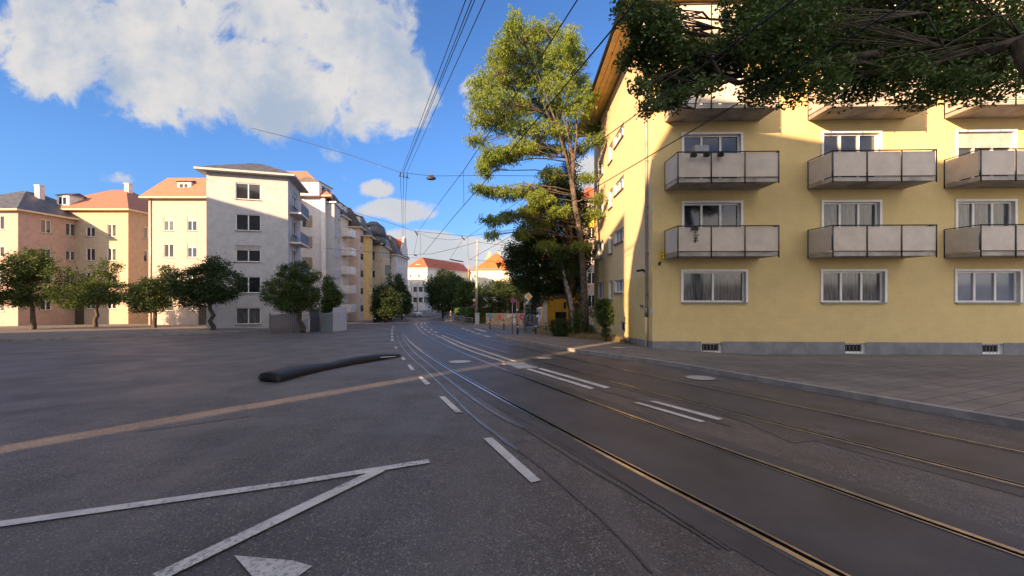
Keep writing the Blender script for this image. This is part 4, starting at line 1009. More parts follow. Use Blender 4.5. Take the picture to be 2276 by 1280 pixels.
# --- tall feathery tree in front of the yellow block
Y = 24.5; b = GP(1303, 748); tb = Vector((b.x, b.y, zg(b.x, b.y) + .1)); Y = b.y
e_ = empty('tall_tree', tb, 'tall slender tree with feathery yellow-green foliage standing in front of the yellow block', 'tree')
tr = MB()
axis = [tb - Vector((0, 0, .3)), P(1300, 680, Y), P(1296, 600, Y), P(1288, 520, Y), P(1277, 450, Y), P(1270, 400, Y)]
tr.tube(axis, [.26, .22, .20, .18, .165, .15], 12)
tops = []
for (x1, y1, x2, y2, x3, y3, dy) in ((1262, 360, 1250, 300, 1225, 210, .4), (1258, 350, 1235, 270, 1190, 150, -.6), (1268, 350, 1262, 280, 1265, 160, .7), (1275, 360, 1282, 300, 1275, 120, -.3), (1262, 340, 1215, 250, 1160, 90, .2), (1272, 340, 1250, 250, 1225, 80, -.2)):
    pts = [P(1272, 410, Y), P(x1, y1, Y + dy * .3), P(x2, y2, Y + dy), P(x3, y3, Y + dy * 1.4)]; tr.tube(pts, [.12, .09, .06, .02], 7); tops.append(pts)
tr.build('trunk', M['bark'], e_)
# sprays: each ends a side branch, leaflets hang along it
sp = []
lobes = [(1150, 85, 26, 30), (1185, 75, 28, 26), (1215, 65, 30, 22), (1255, 95, 26, 25), (1275, 130, 24, 28), (1110, 130, 32, 24), (1150, 130, 34, 28), (1200, 125, 36, 30), (1245, 145, 34, 32), (1095, 175, 36, 24), (1140, 185, 34, 26), (1190, 180, 34, 28), (1240, 195, 36, 30), (1285, 185, 26, 22),
         (1070, 195, 28, 16), (1085, 225, 34, 20), (1130, 230, 36, 24), (1180, 235, 36, 26), (1230, 245, 34, 28), (1280, 240, 34, 22), (1070, 265, 26, 18), (1110, 275, 34, 18), (1160, 285, 34, 22), (1215, 290, 34, 20), (1260, 290, 32, 22), (1305, 210, 22, 16), (1318, 285, 26, 9), (1325, 312, 26, 8),
         (1060, 310, 22, 10), (1085, 360, 26, 16), (1100, 340, 30, 16), (1130, 345, 30, 16), (1160, 325, 30, 14), (1190, 330, 26, 14), (1140, 60, 16, 20), (1120, 105, 20, 18), (1150, 47, 10, 10), (1268, 85, 12, 14), (1230, 330, 26, 12), (1290, 330, 20, 10),
         (1075, 380, 14, 12), (1090, 425, 26, 9), (1068, 418, 16, 5), (1130, 428, 30, 11), (1170, 425, 30, 14), (1095, 490, 24, 9), (1135, 480, 26, 10), (1175, 470, 24, 12), (1200, 440, 26, 14), (1095, 520, 12, 6), (1200, 500, 24, 10), (1240, 470, 24, 12), (1320, 475, 18, 9), (1330, 440, 10, 6), (1240, 555, 26, 8), (1290, 545, 22, 8), (1215, 545, 20, 8), (1160, 520, 18, 8), (1225, 385, 26, 12), (1305, 395, 18, 8)]
br = MB(); cen = []; dd = []
for (lx, ly, rx, ry) in lobes:
    dy = random.uniform(-2.9, 2.9) * (1 if ly < 360 else .4)
    c = P(lx, ly, Y + dy)
    if ly > 360: src = P(1272 + (ly - 400) * .1, min(ly + 8, 600), Y)
    else:
        cands = [q for t_ in tops for q in t_[1:]]; src = min(cands, key=lambda q: (q - c).length + max(0, q.z - c.z) * 2)
    main = limb(br, src, c, .045, .015, 5, .35, 5, .4)
    k = int(rx * ry / (6.0 if ly < 300 else 4.6)) + 16
    for _ in range(k):
        a = random.uniform(0, 2 * math.pi); rr = math.sqrt(random.random())
        q = c + Vector((rx / F * Y * rr * math.cos(a), random.gauss(0, .45), ry / F * Y * rr * math.sin(a)))
        if random.random() < .35: br.tube([main[random.randint(2, 5)], q], [.012, .005], 4, cap=False)
        # a compound leaf: rachis arching outward and down with leaflets on both sides
        for __ in range(3):
            az = random.uniform(0, 2 * math.pi); L_ = random.uniform(.28, .5); hd = Vector((math.cos(az), math.sin(az), 0)); o_ = q + Vector((random.gauss(0, .09), random.gauss(0, .09), random.gauss(0, .07)))
            for j in range(7):
                t = j / 6; p_ = o_ + hd * L_ * t * .75 + Vector((0, 0, -.55 * L_ * t * t)); cen.append(p_); dd.append((hd.x * .4 , hd.y * .4, -.75))
br.build('branches', M['bark'], e_)
cen = np.array([tuple(c) for c in cen]); cen += rng.normal(size=cen.shape) * .035
print('tall tree leaves', len(cen))
leaf_cloud('crown', cen, .165, 'leaf_light', e_, .25, .28, o=tb, dirs=np.array(dd))
# --- big dark tree behind it
b = GP(1285, 741); Yd = 29
base = Vector((P(1278, 700, Yd).x, Yd, zg(4.5, Yd) + .1))
bl = [PB(*a) for a in ((1272, 368, Yd, 18, 18), (1225, 425, Yd, 34, 26), (1195, 470, Yd, 30, 24), (1145, 560, Yd, 24, 18), (1300, 440, Yd, 16, 34), (1303, 640, Yd + 1, 16, 34), (1308, 560, Yd + 1, 15, 36), (1310, 690, Yd + 1, 13, 26), (1270, 385, Yd, 26, 26), (1235, 400, Yd, 24, 22), (1250, 430, Yd, 46, 34), (1215, 460, Yd, 44, 34), (1285, 470, Yd, 38, 40), (1190, 510, Yd, 44, 34), (1250, 510, Yd, 50, 44), (1160, 545, Yd, 36, 28), (1210, 560, Yd, 48, 40), (1275, 570, Yd, 40, 44), (1165, 590, Yd, 42, 36), (1150, 570, Yd, 26, 20), (1220, 610, Yd, 48, 34), (1180, 630, Yd, 34, 26), (1262, 630, Yd, 36, 30), (1290, 600, Yd, 24, 40), (1205, 655, Yd, 28, 16), (1305, 520, Yd, 18, 50), (1145, 610, Yd, 22, 20))]
bl = [(x, y + random.uniform(0, 2.5) + (1.0 if z < 2.5 else 0), z, rx, ry * .9, rz) for (x, y, z, rx, ry, rz) in bl]
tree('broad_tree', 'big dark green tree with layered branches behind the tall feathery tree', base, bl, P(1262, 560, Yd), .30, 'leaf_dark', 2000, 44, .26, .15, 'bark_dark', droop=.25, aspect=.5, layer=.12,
     stems=[(base, P(1255, 640, Yd), .16, .1), (P(1275, 705, Yd), P(1262, 640, Yd + .5), .14, .1)])
# pale leaning trunk beside it
b0 = Vector((P(1281, 745, 27).x, 27, zg(4, 27) + .1)); t_ = MB(); t_.tube([b0 - Vector((0, 0, .3)), P(1274, 705, 27), P(1268, 665, 27), P(1258, 630, 27), P(1250, 590, 27)], [.19, .16, .15, .13, .1], 9)
e_ = empty('pale_tree', b0, 'pale-barked leaning tree half hidden among the dark crown, left of the tall tree', 'tree'); t_.build('trunk', M['bark_pale'], e_)
cen, _ = blob_points([PB(1245, 575, 27, 26, 20), PB(1262, 600, 27, 20, 18)], 60); leaf_cloud('crown', clusters(cen, 40, .2), .14, 'leaf_dark', e_, .2, .5, o=b0)
# slim street tree by the priority sign
b = GP(1182, 736)
tree('slim_tree', 'slim young street tree with a thin pale trunk beside the playground gate', (b.x, b.y, zg(b.x, b.y) + KH), [PB(*a) for a in ((1190, 652, b.y, 14, 16), (1182, 625, b.y, 16, 16), (1190, 675, b.y, 13, 12), (1186, 692, b.y, 8, 9))], P(1183, 650, b.y), .09, 'leaf_dark', 150, 30, .16, .14, 'bark_pale', droop=.3)
# bushes and trees beyond the fence
Yb = 53
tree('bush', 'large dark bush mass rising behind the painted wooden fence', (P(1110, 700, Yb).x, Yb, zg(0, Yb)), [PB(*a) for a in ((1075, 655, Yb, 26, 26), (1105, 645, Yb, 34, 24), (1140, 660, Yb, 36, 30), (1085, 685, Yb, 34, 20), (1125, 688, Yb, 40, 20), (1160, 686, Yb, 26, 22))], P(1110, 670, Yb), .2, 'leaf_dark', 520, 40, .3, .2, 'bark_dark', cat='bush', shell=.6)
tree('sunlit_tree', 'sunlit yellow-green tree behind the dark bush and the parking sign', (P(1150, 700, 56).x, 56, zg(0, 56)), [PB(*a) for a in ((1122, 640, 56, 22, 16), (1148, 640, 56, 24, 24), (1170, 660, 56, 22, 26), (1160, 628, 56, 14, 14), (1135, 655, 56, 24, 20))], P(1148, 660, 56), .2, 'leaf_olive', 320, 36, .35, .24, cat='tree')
Yt = 86
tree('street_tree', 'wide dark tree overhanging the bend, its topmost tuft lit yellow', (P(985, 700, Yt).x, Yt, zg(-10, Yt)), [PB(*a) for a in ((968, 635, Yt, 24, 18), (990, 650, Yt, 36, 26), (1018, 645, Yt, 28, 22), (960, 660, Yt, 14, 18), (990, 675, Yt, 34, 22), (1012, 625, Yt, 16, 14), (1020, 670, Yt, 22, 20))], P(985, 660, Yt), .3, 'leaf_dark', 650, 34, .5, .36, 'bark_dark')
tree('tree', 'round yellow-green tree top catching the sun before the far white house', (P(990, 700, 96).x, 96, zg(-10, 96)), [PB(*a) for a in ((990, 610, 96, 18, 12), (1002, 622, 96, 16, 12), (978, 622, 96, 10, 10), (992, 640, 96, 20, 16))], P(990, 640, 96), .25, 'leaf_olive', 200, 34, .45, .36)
Yt = 62
tree('tree', 'dark bushy tree just left of the tall grey pole', (P(1040, 710, Yt).x, Yt, zg(-8, Yt)), [PB(*a) for a in ((1035, 640, Yt, 18, 18), (1048, 655, Yt, 20, 22), (1030, 665, Yt, 18, 18), (1060, 665, Yt, 16, 20), (1052, 635, Yt, 8, 12))], P(1042, 665, Yt), .2, 'leaf_mid', 330, 34, .32, .26, 'bark_dark')
# the left side of the street
Yt = 62
tree('street_tree', 'round mid green tree in front of the sandstone house', (P(858, 708, Yt).x, Yt, zg(-19, Yt)), [PB(*a) for a in ((857, 662, Yt, 26, 24), (840, 672, Yt, 16, 20), (878, 672, Yt, 16, 24), (858, 690, Yt, 32, 16), (850, 645, Yt, 16, 12))], P(858, 675, Yt), .2, 'leaf_dark', 420, 40, .3, .24, 'bark_dark')
Yt = 76
tree('street_tree', 'tall narrow dark tree beyond the round tree on the left kerb', (P(895, 705, Yt).x, Yt, zg(-20, Yt)), [PB(*a) for a in ((886, 625, Yt, 9, 16), (890, 645, Yt, 14, 18), (898, 665, Yt, 16, 20), (903, 685, Yt, 14, 14), (888, 680, Yt, 18, 20), (872, 640, Yt, 6, 10), (866, 620, Yt, 4, 16))], P(893, 660, Yt), .2, 'leaf_dark', 360, 40, .3, .28, 'bark_dark')
Yt = 31
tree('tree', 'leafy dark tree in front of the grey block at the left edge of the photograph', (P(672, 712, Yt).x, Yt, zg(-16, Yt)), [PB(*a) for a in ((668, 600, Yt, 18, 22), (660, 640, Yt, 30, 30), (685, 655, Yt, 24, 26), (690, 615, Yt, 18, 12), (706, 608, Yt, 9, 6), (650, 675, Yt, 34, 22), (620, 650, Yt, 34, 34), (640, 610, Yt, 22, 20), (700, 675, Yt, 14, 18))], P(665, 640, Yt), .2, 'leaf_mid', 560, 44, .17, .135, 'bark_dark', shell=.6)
tree('tree', 'smaller pointed green tree left of the white balconies, behind the dark sign board', (P(734, 706, 37).x, 37, zg(-16, 37)), [PB(*a) for a in ((730, 625, 37, 9, 13), (732, 645, 37, 15, 16), (740, 665, 37, 18, 20), (728, 680, 37, 16, 18), (750, 655, 37, 8, 12))], P(734, 660, 37), .14, 'leaf_mid', 260, 40, .17, .15, 'bark_dark', shell=.6)
for k, (px, Y_, tp, sc, lm, lb) in enumerate(((70, 34, 560, 1.3, 'leaf_mid', 'dark round tree before the pinkish house on the side street'), (470, 33, 585, 1.0, 'leaf_dark', 'dark tree before the rose house, left of the grey block'), (215, 40, 600, .9, 'leaf_mid', 'small green tree in front of the beige side-street house'), (-170, 30, 560, 1.3, 'leaf_dark', 'broad dark tree in front of the far left house'), (345, 38, 610, .8, 'leaf_dark', 'low dark tree at the corner of the rose house'))):
    bs = Vector((P(px, 700, Y_).x, Y_)); tree('tree', lb, (bs.x, bs.y, zg(bs.x, bs.y)), [PB(px + (a + random.uniform(-16, 16)) * sc, tp + (b_ + random.uniform(-14, 14)) * sc, Y_, r1 * sc * random.uniform(.6, 1.1), r2 * sc * random.uniform(.6, 1.05)) for a, b_, r1, r2 in ((0, 20, 40, 30), (-45, 55, 42, 34), (42, 55, 44, 36), (0, 75, 50, 30), (-10, 40, 40, 40), (25, 5, 22, 26), (-30, 88, 30, 18))], P(px, tp + 70 * sc, Y_), .2, lm, 420, 40, .24, .19, 'bark_dark', shell=.6)
# --- branch of the big tree hanging in from the upper right
tb = Vector((11.6, 7.8, zg(11.6, 7.8) + KH)); e_ = empty('oak_tree', tb, 'large dark leafy tree whose branches hang into the view from the upper right', 'tree')
tr = MB(); top = Vector((10.6, 8.4, 5.2)); tr.tube([tb - Vector((0, 0, .3)), Vector((11.5, 7.8, .5)), Vector((11.1, 8.0, 3)), top], [.36, .31, .28, .22], 12); tr.build('trunk', M['bark_dark'], e_)
Yo = 9.2
ol = [(1400, 20, 36, 34), (1440, 40, 46, 44), (1478, 58, 40, 40), (1440, 100, 50, 40), (1400, 120, 26, 20), (1480, 130, 60, 44), (1550, 118, 54, 34), (1450, 170, 40, 30), (1510, 180, 48, 30), (1470, 215, 38, 28), (1447, 240, 24, 20), (1425, 195, 22, 18), (1490, 235, 20, 14), (1500, 215, 30, 18), (1385, 145, 22, 6), (1600, 130, 44, 38), (1580, 160, 40, 24), (1616, 30, 16, 50), (1570, 195, 34, 12), (1520, 175, 50, 26),
      (1680, 90, 80, 80), (1760, 60, 90, 90), (1850, 100, 90, 80), (1940, 60, 100, 80), (2030, 90, 100, 90), (2140, 70, 110, 90), (2240, 90, 110, 90), (1720, 170, 60, 40), (1900, 190, 70, 40), (2080, 190, 90, 40), (2200, 190, 80, 40), (1690, 20, 60, 60), (2000, -30, 160, 60), (1800, -30, 160, 60), (1700, 200, 60, 30), (1800, 180, 80, 40), (1980, 170, 80, 40), (2140, 160, 80, 40)]
br = MB(); cc = []
for (x, y, rx, ry) in ol:
    dy = random.uniform(-.8, 1.0); c = P(x, y, Yo + dy); src = top if x > 1650 else P(1640 + random.uniform(-20, 20), 165 - max(0, 150 - y) * .8, Yo + .7)
    m_ = limb(br, src, c, .034 if x < 1640 else .018, .012, 6, .5, 7)
    k = int(rx * ry / (18 if x < 1640 else 20))
    for _ in range(k):
        d_ = Vector((random.gauss(0, 1), random.gauss(0, 1), random.gauss(0, 1))).normalized() * (random.random() ** .4)
        q = c + Vector((d_.x * rx / F * Yo, d_.y * rx / F * Yo * .9, d_.z * ry / F * Yo)); cc.append(tuple(q))
        if random.random() < (.4 if x < 1640 else .12): br.tube([m_[random.randint(2, 6)], m_[4].lerp(q, .5) + Vector((0, 0, .05)), q], [.012, .008, .003], 4, cap=False)
limb(br, top, P(1640, 185, Yo + .2), .11, .06, 8, .5, 8); limb(br, P(1640, 185, Yo + .2), P(1605, 170, Yo + .2), .07, .05, 3, .2, 7); limb(br, P(1605, 170, Yo + .2), P(1585, 135, Yo + .2), .05, .04, 3, .3, 7)
br.build('branches', M['bark_dark'], e_)
lc = clusters(np.array(cc), 11, .085, .8); print('oak leaves', len(lc))
leaf_cloud('crown', lc, .098, 'leaf_oak', e_, .15, .5, o=tb)
# --- shrubs along the yellow block
def ball_bush(name, label, px, Y_, parts, m, n_cl, per=30, size=.07, sig=.07, trunk=None, cat='bush', tl=.02):
    x = (px - CX) / F * Y_; base = Vector((x, Y_, zg(x, Y_) + .1)); e_ = empty(name, base, label, cat)
    cen, bi = blob_points([PB(*a) for a in parts], n_cl, .6); t_ = MB()
    for q in (trunk or []): t_.tube([Vector(v) for v in q[0]], q[1], 7)
    if not trunk:
        for k in range(9): c = Vector(cen[random.randrange(len(cen))]); limb(t_, base + Vector((random.gauss(0, .1), random.gauss(0, .1), -.1)), c, tl, .006, 4, .3, 5)
    t_.build('stems', M['bark_dark'], e_); leaf_cloud('foliage', clusters(cen, per, sig), size, m, e_, 0, .5, o=base); return e_
Yq = 20.5; 
ball_bush('topiary_bush', 'egg-shaped clipped bush on a thin stem before the yellow side wall', 1345, Yq, [(1343, 690, Yq, 21, 26), (1345, 708, Yq, 18, 20), (1341, 676, Yq, 14, 13), (1347, 740, Yq, 10, 11)], 'leaf_mid', 330, 30, .075, .06,
          [([(P(1347, 760, Yq)), P(1347, 735, Yq), P(1344, 700, Yq)], [.035, .03, .02])])
Yq = 24.6
ball_bush('bush', 'dense dark rounded bush at the back edge of the pavement, left of the tall tree', 1245, Yq, [(1238, 725, Yq, 15, 18), (1252, 724, Yq, 14, 17), (1245, 735, Yq, 21, 14)], 'leaf_dark', 260, 34, .075, .07)
ball_bush('bush', 'loose greyish green bush right behind the trunk of the tall tree', 1283, Yq, [(1283, 705, Yq, 12, 18), (1288, 728, Yq, 13, 16), (1274, 738, Yq, 13, 9)], 'leaf_mid', 140, 26, .08, .09)
ball_bush('bush', 'thin climbing shrub between the tall trunk and the corner of the yellow block', 1312, 24.8, [(1313, 735, 24.8, 8, 14), (1316, 700, 24.8, 5, 16)], 'leaf_mid', 50, 20, .08, .09)
# clipped hedges
def hedge(label, pts, h, wd, m='leaf_hedge'):
    pts = [GP(*p) for p in pts]; c0 = pts[0]; base = Vector((c0.x, c0.y, zg(*c0))); e_ = empty('hedge', base, label, 'hedge', 'clipped hedges beside the ramp')
    cen = []; L_ = sum((pts[i + 1] - pts[i]).length for i in range(len(pts) - 1)); core = MB()
    for i in range(len(pts) - 1):
        a, b = pts[i], pts[i + 1]; l = (b - a).length; t = (b - a).normalized(); n = Vector((t.y, -t.x)); zb0 = min(zg(*a), zg(*b)); 
        k = int(l * h * 70)
        for _ in range(k):
            u = random.uniform(0, l); f = random.random()
            if f < .42: v, z = wd / 2 * random.choice((-1, 1)) * random.uniform(.9, 1.05), random.uniform(0, h)
            elif f < .7: v, z = random.uniform(-wd / 2, wd / 2), h * random.uniform(.95, 1.03)
            else: v, z = random.uniform(-wd / 2, wd / 2), random.uniform(0, h); u = random.choice((0, l)) if i in (0, len(pts) - 2) else u
            q = a + t * u + n * v; cen.append((q.x, q.y, zg(q.x, q.y) + .1 + z))
        m_ = (a + b) / 2; core.box((m_.x, m_.y, zb0 + h * .46), (l, wd * .82, h * .9), rz=math.atan2(t.y, t.x))
    core.build('inner_growth', M['leaf_hedge'], e_); leaf_cloud('foliage', clusters(np.array(cen), 26, .09), .12, m, e_, 0, .5, o=base); return e_
hedge('tall clipped green hedge left of the grey cabinet, above the ramp wall', [(1020, 712), (1040, 716), (1054, 720)], 2.0, 1.4)
hedge('clipped green hedge between the grey cabinet and the painted fence', [(1066, 720), (1075, 721)], 1.85, 1.4)
# dry grass strip along the foot of the wall (uncountable)
verts = []; faces = []
gp = []
for _ in range(4200):
    t = random.random(); a = GP(1192 + t * 205, 746 + t * 23); 
    px = 1192 + t * 205; wpy = 745 + t * 22 - random.random() ** 1.5 * (5 + 6 * (1 - t)); a = GP(px, wpy + random.uniform(-1.0, .5))
    if a.x > lp_(a.y).x - .08: continue
    gp.append(a)
for p in gp:
    z = zg(p.x, p.y) + KH - .02; hgt = random.uniform(.08, .26) * (1.45 if random.random() < .15 else 1) * (1.2 if abs(p.x - 3.6) < 2 else 1)
    az = random.uniform(0, 6.28); dx, dy = math.cos(az), math.sin(az); ln = random.uniform(.05, .55) * hgt; wd = random.uniform(.004, .010)
    i = len(verts); sx, sy = -dy * wd, dx * wd
    verts += [(p.x - sx, p.y - sy, z), (p.x + sx, p.y + sy, z), (p.x + dx * ln * .4 + sx * .8, p.y + dy * ln * .4 + sy * .8, z + hgt * .6), (p.x + dx * ln * .4 - sx * .8, p.y + dy * ln * .4 - sy * .8, z + hgt * .6), (p.x + dx * ln, p.y + dy * ln, z + hgt)]
    faces += [(i, i + 1, i + 2, i + 3), (i + 3, i + 2, i + 4)]
me = bpy.data.meshes.new('dry_grass'); me.from_pydata(verts, [], faces); me.materials.append(M['straw']); o = bpy.data.objects.new('dry_grass', me); col.objects.link(o); tag(o, 'strip of dry straw-coloured grass along the foot of the yellow block', 'grass', kind='stuff')
cen = [(p.x, p.y, zg(p.x, p.y) + KH + random.uniform(0, .12)) for p in gp[:800]]
o = leaf_cloud('weeds', clusters(np.array(cen), 5, .05), .06, 'weed'); tag(o, 'low green weeds growing through the dry grass strip', 'weeds', kind='stuff')
sb = [GP(1190, 744.5), GP(1260, 755), GP(1330, 763), GP(1400, 772)]; sb2 = [Vector((lp_(yl(1420)).x - .02, yl(1420))), lp_(yl(1330)) + Vector((-.02, 0)), lp_(31) + Vector((-.05, 0)), Vector((2.2, 31))]
sheet('soil', [sb[0], sb[1], sb[2], sb[3], sb2[0], sb2[1], sb2[2], Vector((2.0, 26.2))], KH + .006, M['ground'], 1.0)
#@@OBJECTS
# ------------------------------------------------------------------ overhead wires
def wire(name, pts, r, label, cat='wire', group=None, sag=0.0, seg=10, m='wire'):
    pts = [Vector(p) for p in pts]; out = []
    if len(pts) == 2 and sag:
        for k in range(seg + 1):
            t = k / seg; p = pts[0].lerp(pts[1], t); p.z -= sag * 4 * t * (1 - t); out.append(p)
    else: out = pts
    b = MB(); b.tube(out, r, 6); c = out[0]
    o = b.build(name, M[m], o=c); return tag(o, label, cat, group)
def CW(px, py, z0=3.55): # point on a contact wire whose height above the eye follows the street
    v = (HY - py) / F; Y_ = z0 / (v + .045); return Vector(((px - CX) / F * Y_, Y_, v * Y_))
g1 = 'contact wires above the tracks'
def ext(a, b, k=1.6):   # carry the wire on past the edge of the view
    a, b = Vector(a), Vector(b); return a + (a - b).normalized() * k
w2p = [CW(1378, 45), CW(1190, 270), CW(1085, 395), CW(1010, 480), CW(940, 565)]
def at_dist(px, py, ref):        # same plan position as a point of another wire
    Y_ = ref; return P(px, py, Y_)
wire('contact_wire', [ext(w2p[0], w2p[1], 12)] + w2p, .011, 'black contact wire over the nearer track, the lower of its pair', 'wire', g1)
m1 = [P(1283, 0, w2p[0].y + 2.1), P(1190, 155, w2p[1].y + .3), P(1080, 305, w2p[2].y - .4), P(1030, 380, 14.5), P(925, 520, 25)]
m1 = []
for (px, py) in ((1283, 0), (1180, 162), (1080, 305), (1030, 380), (990, 432), (925, 520)):
    # plan line of the contact wire below
    for a, b in zip(w2p[:-1], w2p[1:]):
        u = (px - CX) / F
        fa, fb = a.x - u * a.y, b.x - u * b.y
        if fa * fb <= 0 or (b is w2p[-1]):
            t = fa / (fa - fb) if abs(fa - fb) > 1e-6 else 0; t = min(max(t, 0), 1.3); Y_ = a.y + (b.y - a.y) * t; m1.append(P(px, py, Y_)); break
m1 = sorted(m1, key=lambda p: p.y)
wire('messenger_wire', [ext(m1[0], m1[1], 8)] + m1, .010, 'black suspension wire above the nearer contact wire, reaching the top edge', 'wire', g1)
w4p = [CW(1623, 240, 3.2), CW(1320, 420, 3.2), CW(1119, 534, 3.2), CW(1044, 577, 3.2)]
w4p = [CW(1623, 240, 3.2), CW(1470, 331, 3.2), CW(1320, 419, 3.2), CW(1119, 534, 3.2), CW(1044, 577, 3.2)]
wire('contact_wire', [ext(w4p[0], w4p[1], 8)] + w4p, .010, 'lower thin wire crossing the yellow facade from the right balcony', 'wire', g1)
m2 = [P(1423, 248, w4p[1].y * .92), P(1290, 345, w4p[2].y * 1.12), P(1180, 428, 19), P(1067, 508, 27), P(1033, 531, 31)]
wire('messenger_wire', [ext(m2[0], m2[1], 9)] + m2, .010, 'upper thin wire coming out of the dark leaves across the yellow facade', 'wire', g1)
lowY = 15.2
for (xa, ya, xb, yb2, lb) in ((1030, 380, 1031, 455, 'thin vertical dropper between the two nearer wires, below their middle'),):
    A_ = P(xa, ya, 15); A_ = min(m1, key=lambda p: abs((p.x / p.y) * F + CX - xa)); B_ = P(xb, yb2, A_.y); wire('dropper', [A_, B_], .006, lb, 'dropper')
# span wires
LP1 = P(560, 285, 30); sw = [P(560, 285, 30), P(652, 308, 29), P(780, 345, 28), P(890, 383, 27), P(958, 391, 27), P(1080, 390, 27), P(1200, 391, 27), P(1322, 395, 26.8)]
wire('span_wire', sw, .016, 'long dark span wire from the left edge to the yellow block, carrying the hanging lamp', 'wire', 'span wires across the street')
sw2 = [P(745, 462, 40), P(780, 470, 40), P(850, 490, 40), P(925, 514, 40), P(1000, 521, 40), P(1040, 525, 40), P(1130, 512, 40), P(1190, 500, 40)]
wire('span_wire', sw2, .018, 'span wire from the white corner house toward the big tree above the bend', 'wire', 'span wires across the street')
sw3 = [P(718, 551, 52), P(800, 558, 50), P(905, 566, 46), P(960, 564, 43), P(1010, 552, 38), P(1060, 538, 36), P(1120, 545, 40), P(1200, 552, 42)]
wire('span_wire', sw3, .018, 'sagging span wire held by the tall grey pole', 'wire', 'span wires across the street')
wire('span_wire', [P(925, 516, 40), P(960, 529, 40), P(1000, 533, 40), P(1034, 530, 40), P(1067, 508, 40)], .014, 'short slack wire under the span wire above the bend', 'wire', 'span wires across the street')
wire('span_wire', [P(905, 571, 60), P(960, 577, 60), P(1030, 582, 60)], .02, 'lowest far wire in front of the red-roofed white house', 'wire', 'span wires across the street')
for k, (pts, lb) in enumerate(((((929, 518), (924, 545), (920, 568)), 'thin slanting wire with an insulator left of the bend'), (((934, 518), (935, 545), (934, 572)), 'thin vertical wire just right of the slanting one'), (((1028, 533), (1015, 552), (999, 577)), 'slanting wire with a dark insulator above the far white house'), (((1040, 526), (1040, 560), (1042, 590)), 'thin wire leading down to the distant mast'))):
    wire('hanger_wire', [P(x, y, 40) for x, y in pts], .014, lb)
for (x0, y0, x1, y1, lb) in ((922, 513, 929, 524, 'upper dark insulator bar at the left of the bend'), (1025, 524, 1033, 534, 'upper dark insulator bar right of the bend'), (999, 576, 1031, 582, 'long dark insulator bar in front of the distant roofs'), (921, 567, 927, 568.5, 'small dark clamp above the far red roof')):
    b = MB(); a, c = P(x0, y0, 39.9), P(x1, y1, 39.9); mid = (a + c) / 2; b.tube([a, a.lerp(c, .2), a.lerp(c, .5), a.lerp(c, .8), c], [.03, .06, .045, .06, .03], 8); tag(b.build('insulator', M['black'], o=mid), lb, 'insulator')
# four feeder cables converging on the clamp bar, three going on down the street
for k, (xt, xb, xm, xd) in enumerate(((1035, 893, 889.5, 894), (1048, 896.5, 897, 897), (1055, 898, None, None), (1078, 905, 905, 901.5))):
    Yt_ = 6.0; pos = ('leftmost', 'second', 'third', 'rightmost')[k]
    a = P(xt, 0, 8.5); top_ = ext(a, P(xb, 382, 27), 5); wire('feeder_cable', [top_, a, P(xb, 381, 27)], .010, f'{pos} of the four overhead cables running down from the top edge', 'cable', 'feeder cables')
    if xm:
        wire('feeder_cable', [P(xb, 381, 27), P(xm, 391, 27), P(xd - 1, 460, 42), P(xd, 548, 75)], .014, f'{("left","middle","","right")[k]} of the three cables dropping from the clamp bar toward the bend', 'cable', 'feeder cables')
e_ = empty('clamp_bar', P(897, 389, 27), 'small dark bar with three insulators clamping the cables under the span wire', 'clamp')
b = MB(); b.tube([P(886, 391, 27), P(910, 396, 27)], .02, 6); b.build('bar', M['black'], e_)
for xm, ym in ((889.5, 388), (897, 390), (905, 392)):
    b = MB(); b.tube([P(xm, ym - 5, 27), P(xm, ym - 1, 27), P(xm, ym + 4, 27)], [.02, .05, .03], 8); b.build('insulator', M['black'], e_)
# hanging street lamp
lp0 = P(958.5, 396, 27); e_ = empty('street_lamp', lp0, 'oval dark street lamp hanging from the span wire above the road', 'lamp')
b = MB(); n = 14; prof = [(0, .10), (.20, .09), (.31, .02), (.29, -.06), (.18, -.11), (0, -.12)]
rings = [[(lp0.x + r * math.cos(2 * math.pi * j / n) * 1.08, lp0.y + r * math.sin(2 * math.pi * j / n) * .6, lp0.z + z) for j in range(n)] for r, z in prof[1:5]]
for i in range(3):
    for j in range(n): b.q([rings[i][j], rings[i + 1][j], rings[i + 1][(j + 1) % n], rings[i][(j + 1) % n]], 0, True)
b.q(rings[0]); b.q(list(reversed(rings[3]))); b.build('lamp_housing', M['darkmetal'], e_)
b = MB(); b.box(lp0 + Vector((0, 0, .20)), (.32, .06, .05)); b.tube([lp0 + Vector((-.08, 0, .08)), lp0 + Vector((-.04, 0, .2))], .02, 6); b.tube([lp0 + Vector((.08, 0, .08)), lp0 + Vector((.04, 0, .2))], .02, 6); b.build('suspension', M['darkmetal'], e_)
